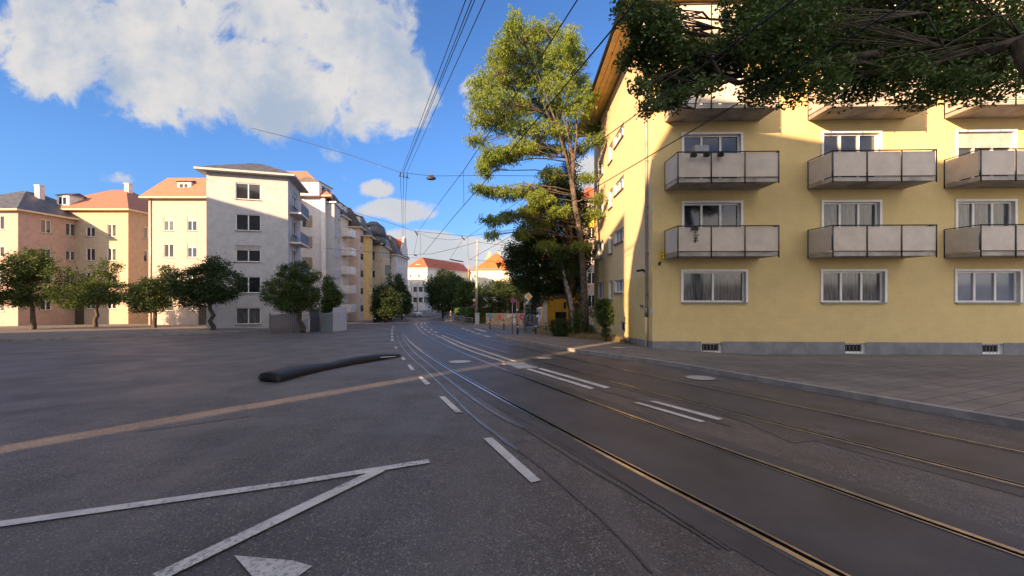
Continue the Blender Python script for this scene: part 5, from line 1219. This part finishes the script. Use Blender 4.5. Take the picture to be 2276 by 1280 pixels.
# ------------------------------------------------------------------ poles and signs
def disc(mb, c, r, n, d, m=0, th=.02, sides=24):
    c = Vector(c); n = Vector(n).normalized(); mb.tube([c - n * th / 2, c + n * th / 2], r, sides, m)
pb = GP(1058, 722); Yp = pb.y; e_ = empty('catenary_pole', (pb.x, pb.y, zg(*pb)), 'tall tapered grey pole rising behind the cabinets, tied to the span wires', 'pole')
b = MB(); b.tube([(pb.x, pb.y, zg(*pb)), P(1059.5, 640, Yp), P(1061.5, 532, Yp)], [.17, .145, .10], 14); b.build('shaft', M['concrete'], e_)
b = MB(); q = P(1061.5, 532, Yp); b.tube([q, q + Vector((0, 0, .9))], .012, 6); b.tube([q + Vector((-.12, 0, -.25)), q + Vector((.12, 0, -.25))], .03, 6); b.build('top_fitting', M['grey'], e_)
def text_obj(s, size, mt, par, loc, name='lettering', rx=90, rz=0, o=None, th=.004, align='CENTER'):
    cu = bpy.data.curves.new(name, 'FONT'); cu.body = s; cu.size = size; cu.extrude = th; cu.align_x = align; cu.align_y = 'CENTER'
    t = bpy.data.objects.new(name, cu); col.objects.link(t); dg = bpy.context.evaluated_depsgraph_get(); me = bpy.data.meshes.new_from_object(t.evaluated_get(dg)); bpy.data.objects.remove(t)
    me.materials.clear(); me.materials.append(M[mt]); t = bpy.data.objects.new(name, me); col.objects.link(t)
    t.rotation_euler = (rad(rx), 0, rad(rz)); t.location = Vector(loc) - (Vector(par['_o']) if par else Vector((0, 0, 0))); t.parent = par; return t
def round_sign(par, c, r, kind):
    c = Vector(c); b = MB(); disc(b, c, r, (0, -1, 0), 0, 0, .02); s = b.build('sign_plate', M['red'], par); s['_o'] = par['_o']
    b = MB(); disc(b, c + Vector((0, -.014, 0)), r * .78, (0, -1, 0), 0, 0, .006); b.build('sign_face', M['white'] if kind == 'speed' else M['blue'], s, o=par['_o'])
    if kind == 'speed': text_obj('40', r * 1.05, 'black', s, c + Vector((0, -.022, 0)), 'number')
    if kind in ('stop', 'park'):
        for a in ((45, -45) if kind == 'stop' else (45,)):
            b = MB(); b.box(c + Vector((0, -.022 - (.004 if a < 0 else 0), 0)), (r * 1.6, .006, r * .26), mat=Matrix.Rotation(rad(a), 4, 'Y')); b.build('sign_bar', M['red'], s, o=par['_o'])
q = P(1054, 667, Yp - .35); s_ = empty('speed_limit_sign', q, 'white round speed sign with red rim and number 40 on the tall grey pole', 'sign'); round_sign(s_, q, .19, 'speed')
q = P(1054, 677.5, Yp - .35); s_ = empty('no_stopping_sign', q, 'round purple-blue sign with a red rim right under the speed sign', 'sign'); round_sign(s_, q, .18, 'stop')
b0 = GP(1138.5, 747); z0 = zg(*b0); e_ = empty('no_parking_sign', (b0.x, b0.y, z0), 'round red-rimmed no parking sign on a thin grey post at the tip of the pavement', 'sign')
b = MB(); b.tube([(b0.x, b0.y, z0), P(1139, 662, b0.y)], .03, 8); b.build('post', M['grey'], e_); round_sign(e_, P(1140.5, 668, b0.y - .05), .17, 'park')
b0 = GP(1149, 744); z0 = zg(*b0) + KH; e_ = empty('notice_sign', (b0.x, b0.y, z0), 'narrow brown-red sign board seen edge-on, on its post right of the no parking sign', 'sign')
b = MB(); b.tube([(b0.x, b0.y, z0), P(1148, 664, b0.y)], .03, 8); b.build('post', M['grey'], e_); b = MB(); b.box(P(1152, 678, b0.y), (.14, .03, .52), rz=.3); b.build('sign_board', mat('signbrown', (.30, .08, .045), .6), e_); b = MB(); b.box(P(1150, 688.5, b0.y - .02), (.11, .02, .09)); b.build('small_plate', M['white'], e_)
b0 = GP(1167, 743.5); z0 = zg(*b0) + KH; e_ = empty('priority_road_sign', (b0.x, b0.y, z0), 'yellow and white diamond priority sign on a grey post by the side street', 'sign')
b = MB(); b.tube([(b0.x, b0.y, z0), P(1167.5, 660, b0.y), P(1168, 652, b0.y)], .038, 10); b.build('post', M['grey'], e_)
c = P(1174.5, 659, b0.y - .06)
def diamond(r, dy, nm, m, par, o=None, th=.012):
    b = MB(); b.box(c + Vector((0, dy, 0)), (r * 1.414, th, r * 1.414), mat=Matrix.Rotation(rad(45), 4, 'Y')); return b.build(nm, M[m], par, o=o)
s = diamond(.29, 0, 'sign_plate', 'white', e_); s['_o'] = e_['_o']; diamond(.185, -.012, 'sign_centre', 'amber', s, e_['_o'])
# hanging triangular route board
c = P(1108.5, 590, 31); e_ = empty('hanging_sign', c, 'x', 'sign')
e_['label'] = 'dark yellow triangle pointing down with a number 3, hung before the orange roof'
b = MB(); pts = [(-.27, .22), (.27, .22), (0, -.30)]; f0 = [(c.x + x, c.y - .015, c.z + z) for x, z in pts]; f1 = [(x, y + .03, z) for x, y, z in f0]
b.q(list(reversed(f0))); b.q(f1)
for i in range(3): j = (i + 1) % 3; b.q([f0[i], f0[j], f1[j], f1[i]])
b.build('board', mat('board_yellow', (.32, .22, .02), .6), e_); text_obj('3', .30, 'black', e_, c + Vector((0, -.02, .06)), 'number')
wire('hanger_wire', [P(1044, 577, 31), P(1101, 582, 31), P(1116, 582, 31), P(1180, 560, 31)], .012, 'thin wire holding the triangular board')
# dark sign board and pole at the left, distant masts
Yk = 36; b0 = Vector((P(711, 725, Yk).x, Yk)); e_ = empty('board_pole', (b0.x, b0.y, zg(*b0)), 'grey pole carrying a large dark board between the left trees', 'sign')
b = MB(); b.tube([(b0.x, b0.y, zg(*b0)), P(712, 640, Yk)], [.09, .075], 10); b.build('pole', M['concrete'], e_); b = MB(); b.box(P(700.5, 655, Yk), (.72, .06, 1.25)); b.build('board', mat('navy_board', (.03, .035, .06), .5), e_)
b = MB(); b.box(P(715.5, 654.5, Yk - .05), (.1, .1, .1)); b.build('pole_box', M['cabinet'], e_)
for (px, ya, yb2, Y_, r0, lb, cat_) in ((927.5, 629, 700, 112, .35, 'slim grey mast in front of the modern building', 'mast'), (1041, 572, 700, 150, .35, 'tall white distant mast rising between the far roofs', 'mast'), (947, 665, 703, 100, .1, 'thin post on the far kerb before the modern building', 'post'), (959, 678, 704, 98, .09, 'short sign post right of the thin far post', 'post'), (992, 682, 702, 96, .12, 'pale sign on posts at the dark far end of the street', 'sign'), (1002, 682, 702, 92, .12, 'small pale post sign just right of the pale far sign', 'sign')):
    x = P(px, 0, Y_).x; e_ = empty('mast' if cat_ == 'mast' else 'sign_post', (x, Y_, zg(x, Y_)), lb, cat_); b = MB(); b.tube([(x, Y_, zg(x, Y_)), P(px, ya, Y_)], [r0 / 2, r0 / 3], 8); b.build('shaft', M['concrete'], e_)
    if cat_ != 'mast': b = MB(); b.box(P(px, ya + 2.5, Y_ - .1), (.42, .05, .42)); b.build('sign_plate', M['cabinet'], e_)
# ------------------------------------------------------------------ cabinets, ramp wall, fences
def cab(pa, pb_, ytop, ybot, dpt, m, name, label, Yo=None):
    g0 = GP((pa + pb_) / 2, ybot); Y_ = Yo or g0.y; x0, x1 = P(pa, 0, Y_).x, P(pb_, 0, Y_).x; zt = (HY - ytop) / F * Y_; zb0 = zg(g0.x, Y_) + KH - .02
    e_ = empty(name, ((x0 + x1) / 2, Y_, zb0), label, 'cabinet'); b = MB(); b.box(((x0 + x1) / 2, Y_ + dpt / 2, (zb0 + zt) / 2), (x1 - x0, dpt, zt - zb0)); b.build('body', M[m], e_)
    b = MB(); b.box(((x0 + x1) / 2, Y_ + dpt / 2, zt + .03), (x1 - x0 + .06, dpt + .06, .06)); b.build('lid', M[m], e_)
    w_ = (x1 - x0) / 2 - .03
    for s in (-1, 1):
        b = MB(); b.box(((x0 + x1) / 2 + s * (w_ / 2 + .01), Y_ - .008, (zb0 + zt) / 2), (w_, .016, (zt - zb0) * .86)); b.build('door', M[m], e_)
    return e_
cab(1056, 1065, 697, 723, .4, 'cabinet', 'electric_cabinet', 'taller pale grey electric cabinet at the foot of the tall pole')
cab(1049, 1053.5, 701, 720, .35, 'cabinet', 'electric_cabinet', 'lower narrow pale cabinet just left of the taller one')
# low concrete wall beside the ramp
a, b2 = GP(1048, 720), GP(1018, 713); e_ = MB(); pts = []
n_ = 8; top_px = [(1048, 716), (1043, 712), (1038, 708), (1033, 704), (1029, 701), (1025, 697), (1022, 694), (1019, 693), (1017, 693)]
f = []
for k in range(n_ + 1):
    p = a.lerp(b2, k / n_); px = p.x / p.y * F + CX; zt = (HY - np.interp(px, [1017, 1019, 1025, 1033, 1048], [693, 693, 697, 704, 716])) / F * p.y; f.append((p.x, p.y, zg(*p), zt))
for k in range(n_):
    (x0, y0, b0_, t0), (x1, y1, b1_, t1) = f[k], f[k + 1]
    for dx_ in (0, .3): e_.q([(x0 + dx_, y0 + dx_, b0_), (x1 + dx_, y1 + dx_, b1_), (x1 + dx_, y1 + dx_, t1), (x0 + dx_, y0 + dx_, t0)])
    e_.q([(x0, y0, t0), (x1, y1, t1), (x1 + .3, y1 + .3, t1), (x0 + .3, y0 + .3, t0)])
tag(e_.build('ramp_wall', M['p_mod'], o=(a.x, a.y, zg(*a))), 'pale blue-grey sloping ramp wall left of the cabinets under the hedge', 'wall')
# painted wooden fence
fa = GP(1080, 722.5); fb = GP(1168, 724.5); t_ = (fb - fa).normalized(); ang = math.atan2(t_.y, t_.x); Lf = (fb - fa).length; nn = Vector((t_.y, -t_.x))
e_ = empty('wooden_fence', (fa.x, fa.y, zg(*fa)), 'brown wooden board fence decorated with colourful painted signs', 'fence')
b = MB(); nb = 56
for k in range(nb):
    u = Lf * (k + .5) / nb; p = fa + t_ * u; z = zg(*p) + KH; h_ = 1.34 + random.uniform(-.012, .012); b.box((p.x, p.y + random.uniform(-.004, .004), z + h_ / 2), (Lf / nb - .008, .03, h_), rz=ang)
b.build('boards', mat('fence_boards', (.52, .37, .25), .8, vs=5, var=.25, bump=.3), e_)
def on_fence(px, py, off=.04): 
    u0 = (px - CX) / F; s = (fa.x - u0 * fa.y) / (u0 * t_.y - t_.x); p = fa + t_ * s + nn * off; return Vector((p.x, p.y, (HY - py) / F * p.y))
def art(cx_, cy_, rx, ry, m, nm='painted_sign', lobes=0, rot=0):
    c = on_fence(cx_, cy_); kx = rx / F * c.y; ky = ry / F * c.y; pts = []
    for j in range(22):
        a_ = 2 * math.pi * j / 22; r_ = 1 + (.18 * math.sin(lobes * a_ + rot) if lobes else .04 * math.sin(3 * a_)); pts.append(c + Vector((t_.x, t_.y, 0)) * (kx * r_ * math.cos(a_)) + Vector((0, 0, ky * r_ * math.sin(a_))))
    b = MB(); fr_ = [p for p in pts]; bk = [p - Vector((nn.x, nn.y, 0)) * .022 for p in pts]; b.q(fr_); b.q(list(reversed(bk)))
    for j in range(22): k = (j + 1) % 22; b.q([fr_[k], fr_[j], bk[j], bk[k]])
    return b.build(nm, M[m], e_)
art(1089, 702, 5.2, 5.6, 'artblue'); art(1100, 701, 4.6, 4.6, 'artgreen', lobes=6); art(1110.5, 703, 5.4, 5.6, 'artorange', lobes=5, rot=1); art(1103, 708.5, 3, 1.6, 'artorange'); art(1130.5, 702.5, 6.5, 3.2, 'artwhite', lobes=4); art(1139, 700, 6.5, 2.4, 'artwhite', lobes=5); art(1143, 712.5, 4.2, 6, 'artwhite'); art(1160, 704, 6.2, 7, 'artred')
art(1089, 715, 2, 2.6, 'artwhite', lobes=3); art(1120, 716, 2, 3, 'amber', lobes=5); art(1152, 715, 2, 2.6, 'artorange', lobes=4); art(1112, 709.5, 2.4, 1.4, 'artred')
for (cx_, cy_, mm, sc) in ((1089, 702, 'artwhite', .6), (1100, 701, 'artwhite', .5), (1160, 704, 'artwhite', .6)):
    for k in range(3):
        c = on_fence(cx_, cy_ - 1.5 + 1.6 * k, .055); b = MB(); b.box(c, (sc * .4, .006, .022), rz=ang); b.build('painted_line', M[mm], e_)
# metal mesh gate between fence and yellow building
def bar_fence(name, label, A_, B_, h, nbars, m='grey', z_off=KH, thick=.012, post=.03, group=None, cat='fence', toprail=True, gap0=.08):
    A_, B_ = Vector(A_), Vector(B_); t = (B_ - A_).normalized(); e_ = empty(name, (A_.x, A_.y, zg(*A_) + z_off), label, cat, group)
    for p in (A_, B_):
        b = MB(); b.tube([(p.x, p.y, zg(*p) + z_off - .05), (p.x, p.y, zg(*p) + z_off + h + .03)], post, 8); b.build('post', M[m], e_)
    b = MB()
    for k in range(1, nbars): p = A_.lerp(B_, k / nbars); b.tube([(p.x, p.y, zg(*p) + z_off + gap0), (p.x, p.y, zg(*p) + z_off + h)], thick, 4, cap=False)
    for zz in (gap0, h): b.tube([(A_.x, A_.y, zg(*A_) + z_off + zz), (B_.x, B_.y, zg(*B_) + z_off + zz)], thick * 1.7, 6)
    b.build('bars', M[m], e_); return e_
bar_fence('metal_gate', 'grey metal bar gate in front of the playground, right of the painted fence', GP(1169, 727), GP(1190, 727.5), .95, 14, cat='gate')
bar_fence('metal_fence', 'taller thin mesh fence panel beside the orange-yellow building', GP(1190, 728), GP(1214, 729), 1.0, 16)
# playground things behind
pgY = 38; zp = zg(1, pgY)
e_ = empty('play_tower', (P(1178, 0, pgY).x, pgY, zp), 'playground tower with a pale tent roof behind the metal gate', 'play tower')
tp = P(1178, 664, pgY); b = MB(); bx = 1.0; zr = P(0, 676, pgY).z
for s1, s2 in (((-1, -1), (1, -1)), ((1, -1), (1, 1)), ((1, 1), (-1, 1)), ((-1, 1), (-1, -1))): b.q([(tp.x + s1[0] * .6, pgY + s1[1] * .6, zr), (tp.x + s2[0] * .6, pgY + s2[1] * .6, zr), (tp.x, pgY, tp.z)])
b.build('roof', M['cabinet'], e_)
for sx in (-1, 1):
    for sy in (-1, 1): b = MB(); b.tube([(tp.x + sx * .52, pgY + sy * .52, zp), (tp.x + sx * .52, pgY + sy * .52, zr)], .05, 7); b.build('post', M['wood'], e_)
b = MB(); b.box((tp.x, pgY, P(0, 686, pgY).z), (1.2, 1.2, .1)); b.build('platform', M['darkmetal'], e_)
b = MB(); b.box((tp.x + .75, pgY - .62, P(0, 681, pgY).z), (.9, .05, .12), mat=Matrix.Rotation(rad(-18), 4, 'Y')); b.build('red_rail', M['artred'], e_)
e_ = empty('swing_frame', (P(1180, 0, 34).x, 34, zg(1, 34)), 'dark A-shaped swing frame in front of the playground tower', 'swing'); b = MB()
for px0, px1 in ((1172, 1177), (1186, 1180)): b.tube([P(px0, 722, 34), P(px1, 690, 34)], .035, 6)
b.tube([P(1172, 690, 34), P(1186, 690, 34)], .035, 6); b.build('frame', M['darkmetal'], e_); b = MB(); b.box(P(1179, 712, 34), (.4, .2, .05)); b.tube([P(1177, 690, 34), P(1177, 712, 34)], .01, 4); b.tube([P(1181, 690, 34), P(1181, 712, 34)], .01, 4); b.build('swing_seat', M['darkmetal'], e_)
b = MB(); c = P(1178, 712, 35.5); b.box(c, (1.3, 1.2, .6)); b.box(c + Vector((0, 0, .35)), (1.0, .9, .15)); tag(b.build('play_box', M['grey'], o=c), 'pale grey box behind the bars of the playground gate', 'box')
b = MB(); c = GP(1178, 728); b.box((c.x, c.y, zg(*c) + KH + .12), (1.0, .3, .24)); tag(b.build('bench_box', M['bluepaint'], o=(c.x, c.y, zg(*c))), 'low blue painted box at the foot of the playground gate', 'box')
# railings of the far pavement and the bollards
g_ = 'guard railings along the far kerb'
rl = [GP(1005, 718), GP(1015, 721.5), GP(1025, 724.5), GP(1043, 727)]; 
for k, lb in enumerate(('farthest guard railing panel in the bend', 'middle guard railing panel in the bend', 'nearest guard railing panel before the cabinets')):
    bar_fence('guard_railing', lb, rl[k] + Vector((.3, .2)), rl[k + 1] + Vector((.3, .1)), .95 if k < 2 else .85, 8, group=g_, thick=.022, post=.035, cat='railing')
def bollard(px, py, h, label, chain=None):
    p = GP(px, py); z = zg(*p) + KH; e_ = empty('bollard', (p.x, p.y, z), label, 'bollard', 'bollards at the side street'); b = MB(); b.tube([(p.x, p.y, z - .1), (p.x, p.y, z + h)], .05, 10); b.build('post', M['darkmetal'], e_)
    b = MB(); b.tube([(p.x, p.y, z + h * .72), (p.x, p.y, z + h * .82)], .056, 10); b.build('reflector', M['white'], e_); b = MB(); b.tube([(p.x, p.y, z + h), (p.x, p.y, z + h + .07)], [.055, .02], 10); b.build('cap', M['darkmetal'], e_); return p
bs = [bollard(1089, 732, .78, 'bollard in front of the left part of the painted fence'), bollard(1120, 733.5, .78, 'bollard in front of the middle of the painted fence'), bollard(1150.5, 747, .66, 'dark bollard with a pale band at the tip of the near pavement'), bollard(1191, 745.5, .66, 'dark bollard with a pale band left of the dark rounded bush'), bollard(1213.5, 739.5, .62, 'dark bollard close to the corner of the orange-yellow building')]
b = MB(); p0, p1 = bs[0], GP(1218, 737); pts = [GP(1060, 731), bs[0], bs[1], GP(1155, 736), p1]
b.tube([(p.x, p.y, zg(*p) + KH + .16) for p in pts], .018, 6); tag(b.build('low_rail', M['grey'], o=(p0.x, p0.y, zg(*p0))), 'thin low grey rail along the far side of the side street', 'rail')
b = MB(); p0, p1 = bs[3], bs[4]; p2 = GP(1226, 741); b.tube([(p.x, p.y, zg(*p) + KH + .42) for p in (p0, p1, p2)], .018, 6); tag(b.build('low_rail', M['darkmetal'], o=(p0.x, p0.y, zg(*p0))), 'dark rail joining the two bollards left of the dark bush', 'rail')
# left: dark fences, containers
Yl = 33
def panelfence(label, pa, pb_, yt0, yt1, Y0, Y1, m, nb_=12, name='metal_fence'):
    a = XY(pa, Y0); b_ = XY(pb_, Y1); t = (b_ - a).normalized(); e_ = empty(name, (a.x, a.y, zg(*a)), label, 'fence'); bb_ = MB(); L_ = (b_ - a).length
    for k in range(nb_):
        p = a + t * L_ * (k + .5) / nb_; zt = (HY - (yt0 + (yt1 - yt0) * (k + .5) / nb_)) / F * p.y; z0_ = zg(*p); bb_.box((p.x, p.y, (z0_ + zt) / 2), (L_ / nb_ - .03, .04, zt - z0_), rz=math.atan2(t.y, t.x))
    bb_.build('panels', M[m], e_)
    for p in (a, b_):
        q_ = MB(); zt = zg(*p) + 1.5; q_.box((p.x, p.y, zt - .75), (.09, .09, 1.5)); q_.build('post', M['grey'], e_)
    return e_
panelfence('dark grey sheet fence at the left edge below the leafy tree', 600, 669, 700, 694, 29.5, 31, 'fence_dk', 16)
panelfence('dark slatted fence between the pale gate posts and the grey sign pole', 688, 709, 690, 684, 31.5, 33.5, 'fence_dk', 10)
bar_fence('metal_gate', 'light metal gate between the two dark fences at the left edge', XY(671, 31), XY(687, 31.3), 1.35, 8, 'containerlight', 0, .02, .05, cat='gate')
a = XY(713.5, 32.5); b_ = XY(740, 32.5); c_ = XY(755, 33.4); e_ = empty('container', (a.x, a.y, zg(*a)), 'grey-blue metal container with a ribbed pale end, left of the white balconies', 'container')
zt = (HY - 697) / F * 32.5; bb_ = MB(); bb_.prism([(a.x, a.y), (b_.x, b_.y), (b_.x, b_.y + 1.6), (a.x, a.y + 1.6)], zg(*a) - .3, zt); bb_.build('body', M['container'], e_)
bb_ = MB(); bb_.prism([(b_.x, b_.y), (c_.x, c_.y), (c_.x, c_.y + 1.4), (b_.x, b_.y + 1.6)], zg(*a) - .25, (HY - 684) / F * 32.5); bb_.build('end_box', M['containerlight'], e_)
bb_ = MB()
for k in range(6): p = b_.lerp(c_, (k + .5) / 6); bb_.box((p.x, p.y - .03, (zg(*a) + zt) / 2), (.03, .05, zt - zg(*a) + .2), rz=math.atan2(c_.y - b_.y, c_.x - b_.x))
bb_.build('rib', M['containerlight'], e_)
# dark trace of a car retouched out, built as a solid bonnet-like shape
pts = [((592, 849), .10, .4), ((594, 848), .24, .62), ((600, 847), .26, .7), ((652, 833), .26, .75), ((700, 823), .20, .62), ((740, 816), .16, .5), ((765, 811), .20, .55), ((800, 805), .22, .6), ((840, 799), .21, .5), ((870, 795), .15, .36), ((886, 793), .10, .16), ((891, 792), .03, .05)]
bb_ = MB(); rings = []; n = 12
for (pp, h_, w_) in pts:
    p = GP(*pp); z = zg(*p); h_ = max(h_ * .75, .02); d_ = (GP(891, 792) - GP(652, 832)).normalized(); nn_ = Vector((d_.y, -d_.x))
    rings.append([(p.x + nn_.x * w_ * math.cos(math.pi * j / (n - 1)) * .5, p.y + nn_.y * w_ * .5 * math.cos(math.pi * j / (n - 1)), z + .03 + h_ * math.sin(math.pi * j / (n - 1)) ** .75) for j in range(n)])
for i in range(len(rings) - 1):
    for j in range(n - 1): bb_.q([rings[i][j], rings[i][j + 1], rings[i + 1][j + 1], rings[i + 1][j]], 0, True)
    bb_.q([rings[i][0], rings[i + 1][0], rings[i + 1][-1], rings[i][-1]])
bb_.q(list(reversed(rings[0]))); bb_.q(rings[-1])
p = GP(760, 812); e_ = empty('removed_car_trace', (p.x, p.y, zg(*p)), 'long glossy black tapered trace of a removed car, built solid on the asphalt at the left', 'removed_car_trace'); bb_.build('shell', M['gloss'], e_)
bb_ = MB(); q0, q1 = GP(846, 803), GP(880, 799); bb_.tube([(q0.x, q0.y, zg(*q0) + .13), (q1.x, q1.y, zg(*q1) + .10)], .015, 6); bb_.build('trace_strip', M['zinc'], e_)
# plants and box on the balconies
def hang(px, py, w_, h_, n, label):
    Y_ = 15.55; p = P(px, py, Y_); e_ = empty('hanging_plant', p, label, 'plant', 'plants on the balcony rails'); bx = MB(); bx.box((p.x, p.y - .02, p.z), (.2, .14, .14)); bx.build('pot', M['darkmetal'], e_)
    cen = [(p.x + random.gauss(0, w_ * (1 - .5 * t)), p.y - .1 + random.gauss(0, .04), p.z + .08 - h_ * t) for t in (random.random() for _ in range(n))]; leaf_cloud('foliage', np.array(cen), .07, 'leaf_dark', e_, .5, .5, o=p)
hang(1543, 508, .06, .62, 130, 'dark trailing plant hanging over the lower balcony rail'); hang(1541, 345, .06, .16, 60, 'small pot plant at the left of the upper balcony rail'); hang(1570, 344, .08, .2, 80, 'pot plant with reddish flowers in the middle of the upper balcony rail'); hang(1601, 344, .06, .16, 60, 'small pot plant right of the flowering pot on the upper rail')
p = P(1556, 333, 16.1); b = MB(); b.box(p, (.55, .35, .22)); b.box((p.x, p.y, p.z + .13), (.5, .3, .03)); tag(b.build('planter_box', M['grey'], o=p), 'grey box standing behind the upper balcony rail', 'box')
# ------------------------------------------------------------------ two people behind the railing
def person(px, py, label, top_m, leg_m, head_m='skin', face=1, h=1.74, step=.18):
    p = GP(px, py); z = zg(*p) + KH; e_ = empty('person', (p.x, p.y, z), label, 'person')
    s = h / 1.74; J = [(0, 0, .96, .15), (0, 0, 1.15, .14), (0, 0, 1.36, .16), (0, 0, 1.47, .07), (0, 0, 1.55, .065), (0, -.01, 1.62, .095), (0, 0, 1.69, .085),
         (-.17, 0, 1.40, .065), (-.22, .04, 1.14, .045), (-.2, -.08, .92, .035), (.17, 0, 1.40, .065), (.22, -.04, 1.14, .045), (.2, .1, .92, .035),
         (-.09, 0, .88, .095), (-.10, step, .50, .065), (-.10, step * 1.2, .09, .045), (-.10, step * 1.2 - .14, .04, .04), (.09, 0, .88, .095), (.10, -step * .6, .50, .065), (.10, -step, .09, .045), (.10, -step - .14, .04, .04)]
    Ed = [(0, 1), (1, 2), (2, 3), (3, 4), (4, 5), (5, 6), (2, 7), (7, 8), (8, 9), (2, 10), (10, 11), (11, 12), (0, 13), (13, 14), (14, 15), (15, 16), (0, 17), (17, 18), (18, 19), (19, 20)]
    def skin(name, idx, mt, grow=0.0):
        idx = list(idx); mp = {k: i for i, k in enumerate(idx)}; ed = [(mp[a], mp[b]) for a, b in Ed if a in mp and b in mp]
        me = bpy.data.meshes.new(name); me.from_pydata([tuple(c * s for c in J[k][:3]) for k in idx], ed, []); me.materials.append(M[mt]); o = bpy.data.objects.new(name, me); col.objects.link(o); o.parent = e_
        md = o.modifiers.new('skin', 'SKIN'); md.use_smooth_shade = True
        for i, k in enumerate(idx): me.skin_vertices[0].data[i].radius = ((J[k][3] + (grow if grow or k > 2 else -.035)) * s, (J[k][3] * (.72 if k < 3 else 1) + (grow if grow or k > 2 else -.035)) * s)
        me.skin_vertices[0].data[0].use_root = True; sb_ = o.modifiers.new('sub', 'SUBSURF'); sb_.levels = sb_.render_levels = 1; return o
    skin('body', range(21), head_m); skin('shirt', (0, 1, 2, 7, 8, 9, 10, 11, 12), top_m, .035); skin('trousers', (0, 13, 14, 15, 17, 18, 19), leg_m, .035)
    hb = MB(); c = Vector((0, .015, 1.665)) * s
    for i in range(5):
        for j in range(10):
            f0 = lambda i, j: (c.x + .10 * s * math.cos(math.pi / 2 * i / 5) * math.cos(2 * math.pi * j / 10), c.y + .115 * s * math.cos(math.pi / 2 * i / 5) * math.sin(2 * math.pi * j / 10), c.z + .11 * s * math.sin(math.pi / 2 * i / 5))
            hb.q([f0(i, j), f0(i, j + 1), f0(i + 1, j + 1), f0(i + 1, j)], 0, True)
    o = hb.build('hair', M['black'], None, o=(0, 0, 0), loc=(0, 0, 0)); o.parent = e_
    pass; return e_
person(1002, 714, 'person in dark clothes walking behind the far guard railing', 'black', 'black')
person(1017.5, 717, 'person in a dark top and blue trousers on the far pavement', 'black', 'denim', step=.12)
# small parked cars half hidden at the left kerb
def car(px, py, label, m, L_=4.2, ang_=0.0):
    p = GP(px, py); z = zg(*p); e_ = empty('parked_car', (p.x, p.y, z), label, 'car', 'cars parked at the left kerb'); R = Matrix.Translation((p.x, p.y, z)) @ Matrix.Rotation(ang_, 4, 'Z')
    prof = [(-L_ / 2, .35), (-L_ / 2, .75), (-L_ / 2 + .15, .9), (-1.2, 1.0), (-.7, 1.42), (.9, 1.45), (1.5, 1.02), (L_ / 2 - .1, .95), (L_ / 2, .7), (L_ / 2, .35)]
    b = MB(); l_ = [tuple(R @ Vector((-.85 if z_ < 1.2 else -.68, x, z_))) for x, z_ in prof]; r_ = [tuple(R @ Vector((.85 if z_ < 1.2 else .68, x, z_))) for x, z_ in prof]
    b.q(l_); b.q(list(reversed(r_)))
    for i in range(len(prof)): j = (i + 1) % len(prof); b.q([l_[j], l_[i], r_[i], r_[j]])
    b.build('body', m, e_)
    def quad(ptsq, nm): b = MB(); b.q([tuple(R @ Vector(q)) for q in ptsq]); b.build(nm, M['glass'], e_)
    quad([(-.74, -1.13, 1.06), (.74, -1.13, 1.06), (.64, -.76, 1.38), (-.64, -.76, 1.38)][::1], 'windscreen') if False else None
    b = MB(); b.box((0, 0, 0), (1.3, .02, .34), mat=R @ Matrix.Translation((0, -.985, 1.21)) @ Matrix.Rotation(rad(-50), 4, 'X')); b.build('windscreen', M['glass'], e_)
    for sx in (-1, 1):
        b = MB(); b.box((0, 0, 0), (.02, 1.7, .26), mat=R @ Matrix.Translation((sx * .765, .1, 1.2)) @ Matrix.Rotation(rad(-sx * 20), 4, 'Y')); b.build('side_window', M['glass'], e_)
        b = MB(); b.box((0, 0, 0), (.3, .05, .12), mat=R @ Matrix.Translation((sx * .6, -L_ / 2 - .01, .72))); b.build('headlight', M['white'], e_)
        for yy in (-1.3, 1.3):
            b = MB(); b.tube([R @ Vector((sx * .68, yy, .32)), R @ Vector((sx * .88, yy, .32))], .32, 14); w_ = b.build('wheel', M['black'], e_); w_['_o'] = e_['_o']; b = MB(); b.tube([R @ Vector((sx * .87, yy, .32)), R @ Vector((sx * .895, yy, .32))], .19, 12); b.build('rim', M['zinc'], w_, o=e_['_o'])
    return e_
car(846, 716, 'dark parked car under the round green tree on the left', M['gloss'], ang_=rad(12)); car(864, 713.5, 'dark parked car just beyond the first one under the trees', mat('dark_car_paint', (.03, .032, .04), .2), ang_=rad(8)); car(917, 703.5, 'white parked car by the modern building at the far bend', mat('white_car_paint', (.6, .6, .62), .25), ang_=rad(60)); car(893, 706.5, 'silver parked car beyond the tall narrow tree', mat('silver_car_paint', (.35, .36, .38), .25, .4), ang_=rad(5))
